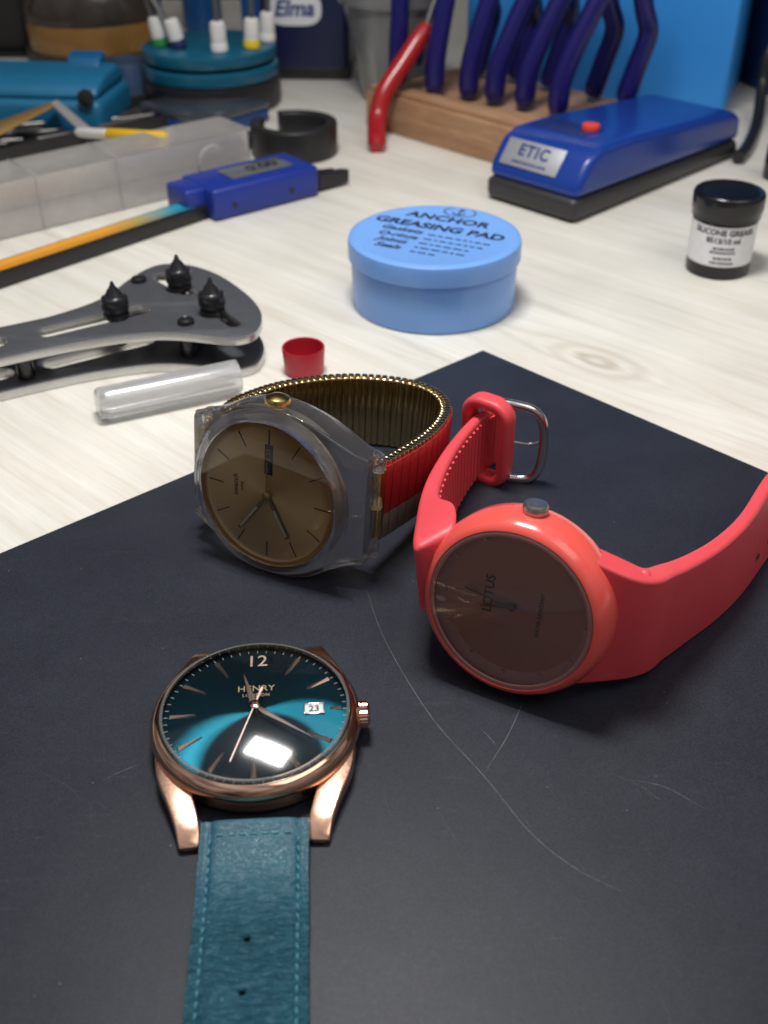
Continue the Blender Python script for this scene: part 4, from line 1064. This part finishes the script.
def make_scale():
    mt, nt, out = nt_new('orange_teal_scale'); L = nt.links.new
    b = N(nt, 'BsdfPrincipled'); b.inputs['Roughness'].default_value = .4
    tc = N(nt, 'TexCoord'); sx = N(nt, 'SeparateXYZ'); L(tc.outputs['Generated'], sx.inputs[0])
    rp = N(nt, 'ValToRGB'); e = rp.color_ramp.elements; e[0].position = .75; e[0].color = rgba((.72, .31, .02)); e[1].position = .92; e[1].color = rgba((.02, .30, .42))
    q = e.new(.82); q.color = rgba((.45, .32, .08))
    # graduations: thin dark strokes every millimetre on the lower part of the strip
    gx = N(nt, 'Math', operation='MULTIPLY'); gx.inputs[1].default_value = 190.0; L(sx.outputs[0], gx.inputs[0])
    gf = N(nt, 'Math', operation='FRACT'); L(gx.outputs[0], gf.inputs[0])
    gl_ = N(nt, 'Math', operation='LESS_THAN'); gl_.inputs[1].default_value = .3; L(gf.outputs[0], gl_.inputs[0])
    gy = N(nt, 'Math', operation='LESS_THAN'); gy.inputs[1].default_value = .42; L(sx.outputs[1], gy.inputs[0])
    gm = N(nt, 'Math', operation='MULTIPLY'); L(gl_.outputs[0], gm.inputs[0]); L(gy.outputs[0], gm.inputs[1])
    mr = N(nt, 'MapRange'); mr.inputs[3].default_value = 1.0; mr.inputs[4].default_value = .25; L(gm.outputs[0], mr.inputs[0])
    mx = N(nt, 'Mix', data_type='RGBA', blend_type='MULTIPLY'); mx.inputs[0].default_value = 1.0
    L(sx.outputs[0], rp.inputs[0]); L(rp.outputs[0], mx.inputs[6]); L(mr.outputs[0], mx.inputs[7]); L(mx.outputs[2], b.inputs['Base Color']); L(b.outputs[0], out.inputs[0]); return mt
mesh('scale_strip', *box(blen+.2, .95, .03, .005, 1, c=(blen/2, .72, .665)), make_scale(), cal, BM)
jw = MB()
jw.add(*prism([(0, 0), (.9, .1), (1.9, -.25), (2.1, -.55), (1.5, -.5), (.3, -.55)], 0, .7, .05), M=T(hl-.05, .9, .15))
jw.add(*prism([(0, 0), (1.2, .1), (2.0, -.2), (1.0, -.5), (.1, -.5)], 0, .5, .05), M=T(hl-.05, 1.7, .15))
jw.obj('jaw', M_black, cal, CM)
# black loupe ring beyond the caliper
lc = at(292, 166, 0)
ring = thing('loupe_ring', 'black open plastic ring standing between the caliper and the navy machine', 'ring', lc)
v, f = [], []
rings = []
for i in range(53):
    a = math.radians(158)+math.radians(318)*i/52
    d_ = Vector((math.cos(a), math.sin(a), 0)); c_ = Vector((lc.x, lc.y+2.35, 0))
    rings.append([c_+d_*(2.05+x)+Vector((0, 0, .85+y)) for x, y in rrect(.6, 1.65, .12, 3)])
mesh('ring_wall', *loft(rings), M_black, ring)
mesh('ring_arm', *box(2.2, .9, .8, .12, 3, c=(0, 0, .42)), M_black, ring, T(lc.x-2.6, lc.y+3.3, 0) @ RZ(.2))

# ------------------------------------------------------------------ clear box of the caliper
p0, p1 = at(0, 241, 0), at(254, 178, 0)
cu2 = (p1-p0).normalized(); cv2 = Vector((-cu2.y, cu2.x, 0)); L2 = (p1-p0).length
XM = axes(cu2, cv2, Vector((0, 0, 1)), p0-cu2*8)
cbx = thing('clear_box', 'long frosted clear plastic box lying behind the caliper beam', 'box', p0)
M_box = clear('box_plastic', (.97, .96, .95), .56, (1.0, .96, .93), .12, 1.3)
def tray(x0, x1, w, z0, z1, th=.1):
    mb = MB(); lx = x1-x0
    o = rrect(lx, w, .3, 4); i_ = rrect(lx-2*th, w-2*th, .22, 4)
    rings = [[Vector((x, y, z0)) for x, y in o], [Vector((x, y, z1)) for x, y in o], [Vector((x, y, z1)) for x, y in i_], [Vector((x, y, z0+th)) for x, y in i_]]
    if z1 < z0: rings[3] = [Vector((x, y, z0-th)) for x, y in i_]
    v, f = loft(rings); return [Vector((q.x+(x0+x1)/2, q.y+w/2, q.z)) for q in v], f
W2, H2 = 2.9, 2.5
mesh('box_tray', *tray(0, L2+8, W2, .01, H2*.5), M_box, cbx, XM)
mesh('box_lid', *tray(0, L2+8, W2, H2, H2*.5+.01), M_box, cbx, XM)
for q in (10.2, 14.2): mesh('box_rib', *box(.14, W2+.1, H2+.06, .04, 2, c=(q, W2/2, H2/2+.02)), M_box, cbx, XM)
mesh('box_end_wall', *box(.12, W2-.3, H2-.3, .03, 2, c=(L2+6.4, W2/2, H2/2)), M_box, cbx, XM)
mesh('thumb_notch', *capped([(.02, 0), (.75, 0), (.8, .06), (.75, .14)], 28), M_box, cbx, XM @ T(L2+5.6, -.0, 1.35) @ RX(PI/2))

# ------------------------------------------------------------------ black tool roll, knife, tweezers, small case
q0 = at(-10, 175, 0)
roll = thing('tool_tray', 'low black tray full of small tools behind the clear box', 'tray', at(50, 160, 0))
RLM = axes(cu2, cv2, Vector((0, 0, 1)), at(-20, 190, 0)+cv2*3.0)
v, f = tray(0, 14.5, 5.0, .01, .85, .2)
mesh('tray_wall', v, f, pbr('black_tray', (.014, .013, .013), .55, var=.3, bump=.2, bscale=4), roll, RLM)
for i in range(16):
    x = random.uniform(.8, 11.5); y = random.uniform(.6, 4.2); a = random.uniform(-.5, .5); l = random.uniform(1.5, 4)
    tl = mesh('drill_bit', *tube([(-l/2, 0, 0), (l*.2, 0, 0), (l/2, 0, 0)], [.12, .13, .05], 10), pbr('grey_bit', (.22, .21, .20), .35, .8), None, RLM @ T(x+1, y, .42+.13*(i % 3)) @ RZ(a))
    tag(tl, 'small grey metal tool piece lying loose in the black tray', 'tool', 'small tools in the black tray')
y0, y1 = at(76, 132, 1.6), at(167, 138, 2.4)
dk = y1-y0; lk_ = dk.length
kn = thing('craft_knife', 'slim tool with yellow handle and white tip lying on the black tray', 'knife', y0)
mesh('handle', *capped([(.22, lk_*.36), (.30, lk_*.38), (.30, lk_*.95), (.22, lk_*.995), (.05, lk_)], 20), pbr('yellow_plastic', (.80, .50, .015), .4), kn, aim(y0, dk))
mesh('tip', *capped([(.12, 0), (.24, .3), (.27, lk_*.36), (.2, lk_*.37)], 20), pbr('white_tip', (.66, .65, .64), .45), kn, aim(y0, dk))
tw = thing('tweezers', 'brass coloured bent tweezers with grey tip above the black tray', 'tweezers', at(20, 150, 0))
def blade(a, b_, wa, wb, th=.12):
    d = (b_-a).normalized(); s = d.cross(Vector((0, -.5, .86))).normalized(); nn = s.cross(d)
    rings = [[p+s*x+nn*y for x, y in rrect(w, th, .04, 2)] for p, w in ((a, wa), (a.lerp(b_, .5), (wa+wb)/2), (b_, wb))]
    return loft(rings)
def zat(px, py, yw): return back_at(px, py, yw)
mesh('arm', *blade(zat(-40, 146, 59), zat(56, 103, 62.5), 1.35, .35), pbr('brass_blade', (.42, .26, .09), .35, .7), tw)
mesh('arm', *blade(zat(54, 102, 62.4), zat(90, 134, 60.0), .45, .6), pbr('grey_blade', (.33, .31, .30), .45, .3), tw)
# small blue case with clear lid
s0, s1, s2 = at(136, 124, 0), at(205, 141, 0), at(270, 121, 0)
sm_u = (s2-s1).normalized(); sm_v = Vector((-sm_u.y, sm_u.x, 0)); sl_ = (s2-s1).length; sw_ = 5.4
SC = axes(sm_u, sm_v, Vector((0, 0, 1)), s1)
sm = thing('parts_case', 'flat blue case with a clear lid in front of the screwdriver stand', 'case', s1)
mesh('case_body', *box(sl_, sw_, .75, .12, 2, c=(sl_/2, sw_/2, .385)), pbr('mid_blue_plastic', (.012, .045, .17), .45), sm, SC)
mesh('case_lid', *box(sl_+.1, sw_+.1, .42, .1, 2, c=(sl_/2, sw_/2, .99)), clear('lid_clear', (.7, .74, .8), .30, (.25, .28, .35), .12, 1.5), sm, SC)

# ------------------------------------------------------------------ light
wd_ = bpy.data.worlds.new('World'); sc.world = wd_; wd_.use_nodes = True
nt = wd_.node_tree; bg = nt.nodes['Background']
tc = nt.nodes.new('ShaderNodeTexCoord'); sx = nt.nodes.new('ShaderNodeSeparateXYZ'); nt.links.new(tc.outputs['Generated'], sx.inputs[0])
rp = nt.nodes.new('ShaderNodeValToRGB'); e = rp.color_ramp.elements
e[0].position = .45; e[0].color = (.05, .045, .042, 1); e[1].position = 1.0; e[1].color = (.40, .40, .42, 1)
q = e.new(.62); q.color = (.16, .15, .145, 1)
mp = nt.nodes.new('ShaderNodeMapRange'); mp.inputs[1].default_value = -1; mp.inputs[2].default_value = 1
nt.links.new(sx.outputs[2], mp.inputs[0]); nt.links.new(mp.outputs[0], rp.inputs[0]); nt.links.new(rp.outputs[0], bg.inputs[0])
nz_ = nt.nodes.new('ShaderNodeTexNoise'); nz_.inputs['Scale'].default_value = 2.2; nz_.inputs['Detail'].default_value = 3.0
nt.links.new(tc.outputs['Generated'], nz_.inputs['Vector'])
mr_w = nt.nodes.new('ShaderNodeMapRange'); mr_w.inputs[1].default_value = .38; mr_w.inputs[2].default_value = .64; mr_w.inputs[3].default_value = .20; mr_w.inputs[4].default_value = 1.55
nt.links.new(nz_.outputs['Fac'], mr_w.inputs[0]); nt.links.new(mr_w.outputs[0], bg.inputs[1])
def area(name, loc, target, sx_, sy_, power, col, roll_=0):
    l = bpy.data.lights.new(name, 'AREA'); l.shape = 'RECTANGLE'; l.size = sx_; l.size_y = sy_; l.energy = power; l.color = col
    o = bpy.data.objects.new(name, l); C.objects.link(o)
    o.matrix_world = T(*loc) @ (Vector(target)-Vector(loc)).to_track_quat('-Z', 'Y').to_matrix().to_4x4() @ RZ(roll_)
    return o
area('bench_lamp', (-2.5, 31.5, 50), (0, 27, 0), 14, 7.5, 27500, (1.0, .985, .955), -.95)
area('ceiling_light', (60, -10, 120), (0, 40, 0), 90, 60, 40000, (1.0, .96, .90))

# ------------------------------------------------------------------ render settings
sc.view_settings.view_transform = 'Standard'; sc.view_settings.look = 'None'; sc.view_settings.exposure = 0; sc.view_settings.gamma = 1
sc.render.engine = 'CYCLES'
cy = sc.cycles
cy.max_bounces = 14; cy.transmission_bounces = 10; cy.transparent_max_bounces = 16; cy.glossy_bounces = 6; cy.diffuse_bounces = 4
cy.use_denoising = True
cy.caustics_reflective = False; cy.caustics_refractive = False
cy.sample_clamp_indirect = 6.0
cy.blur_glossy = 0.3
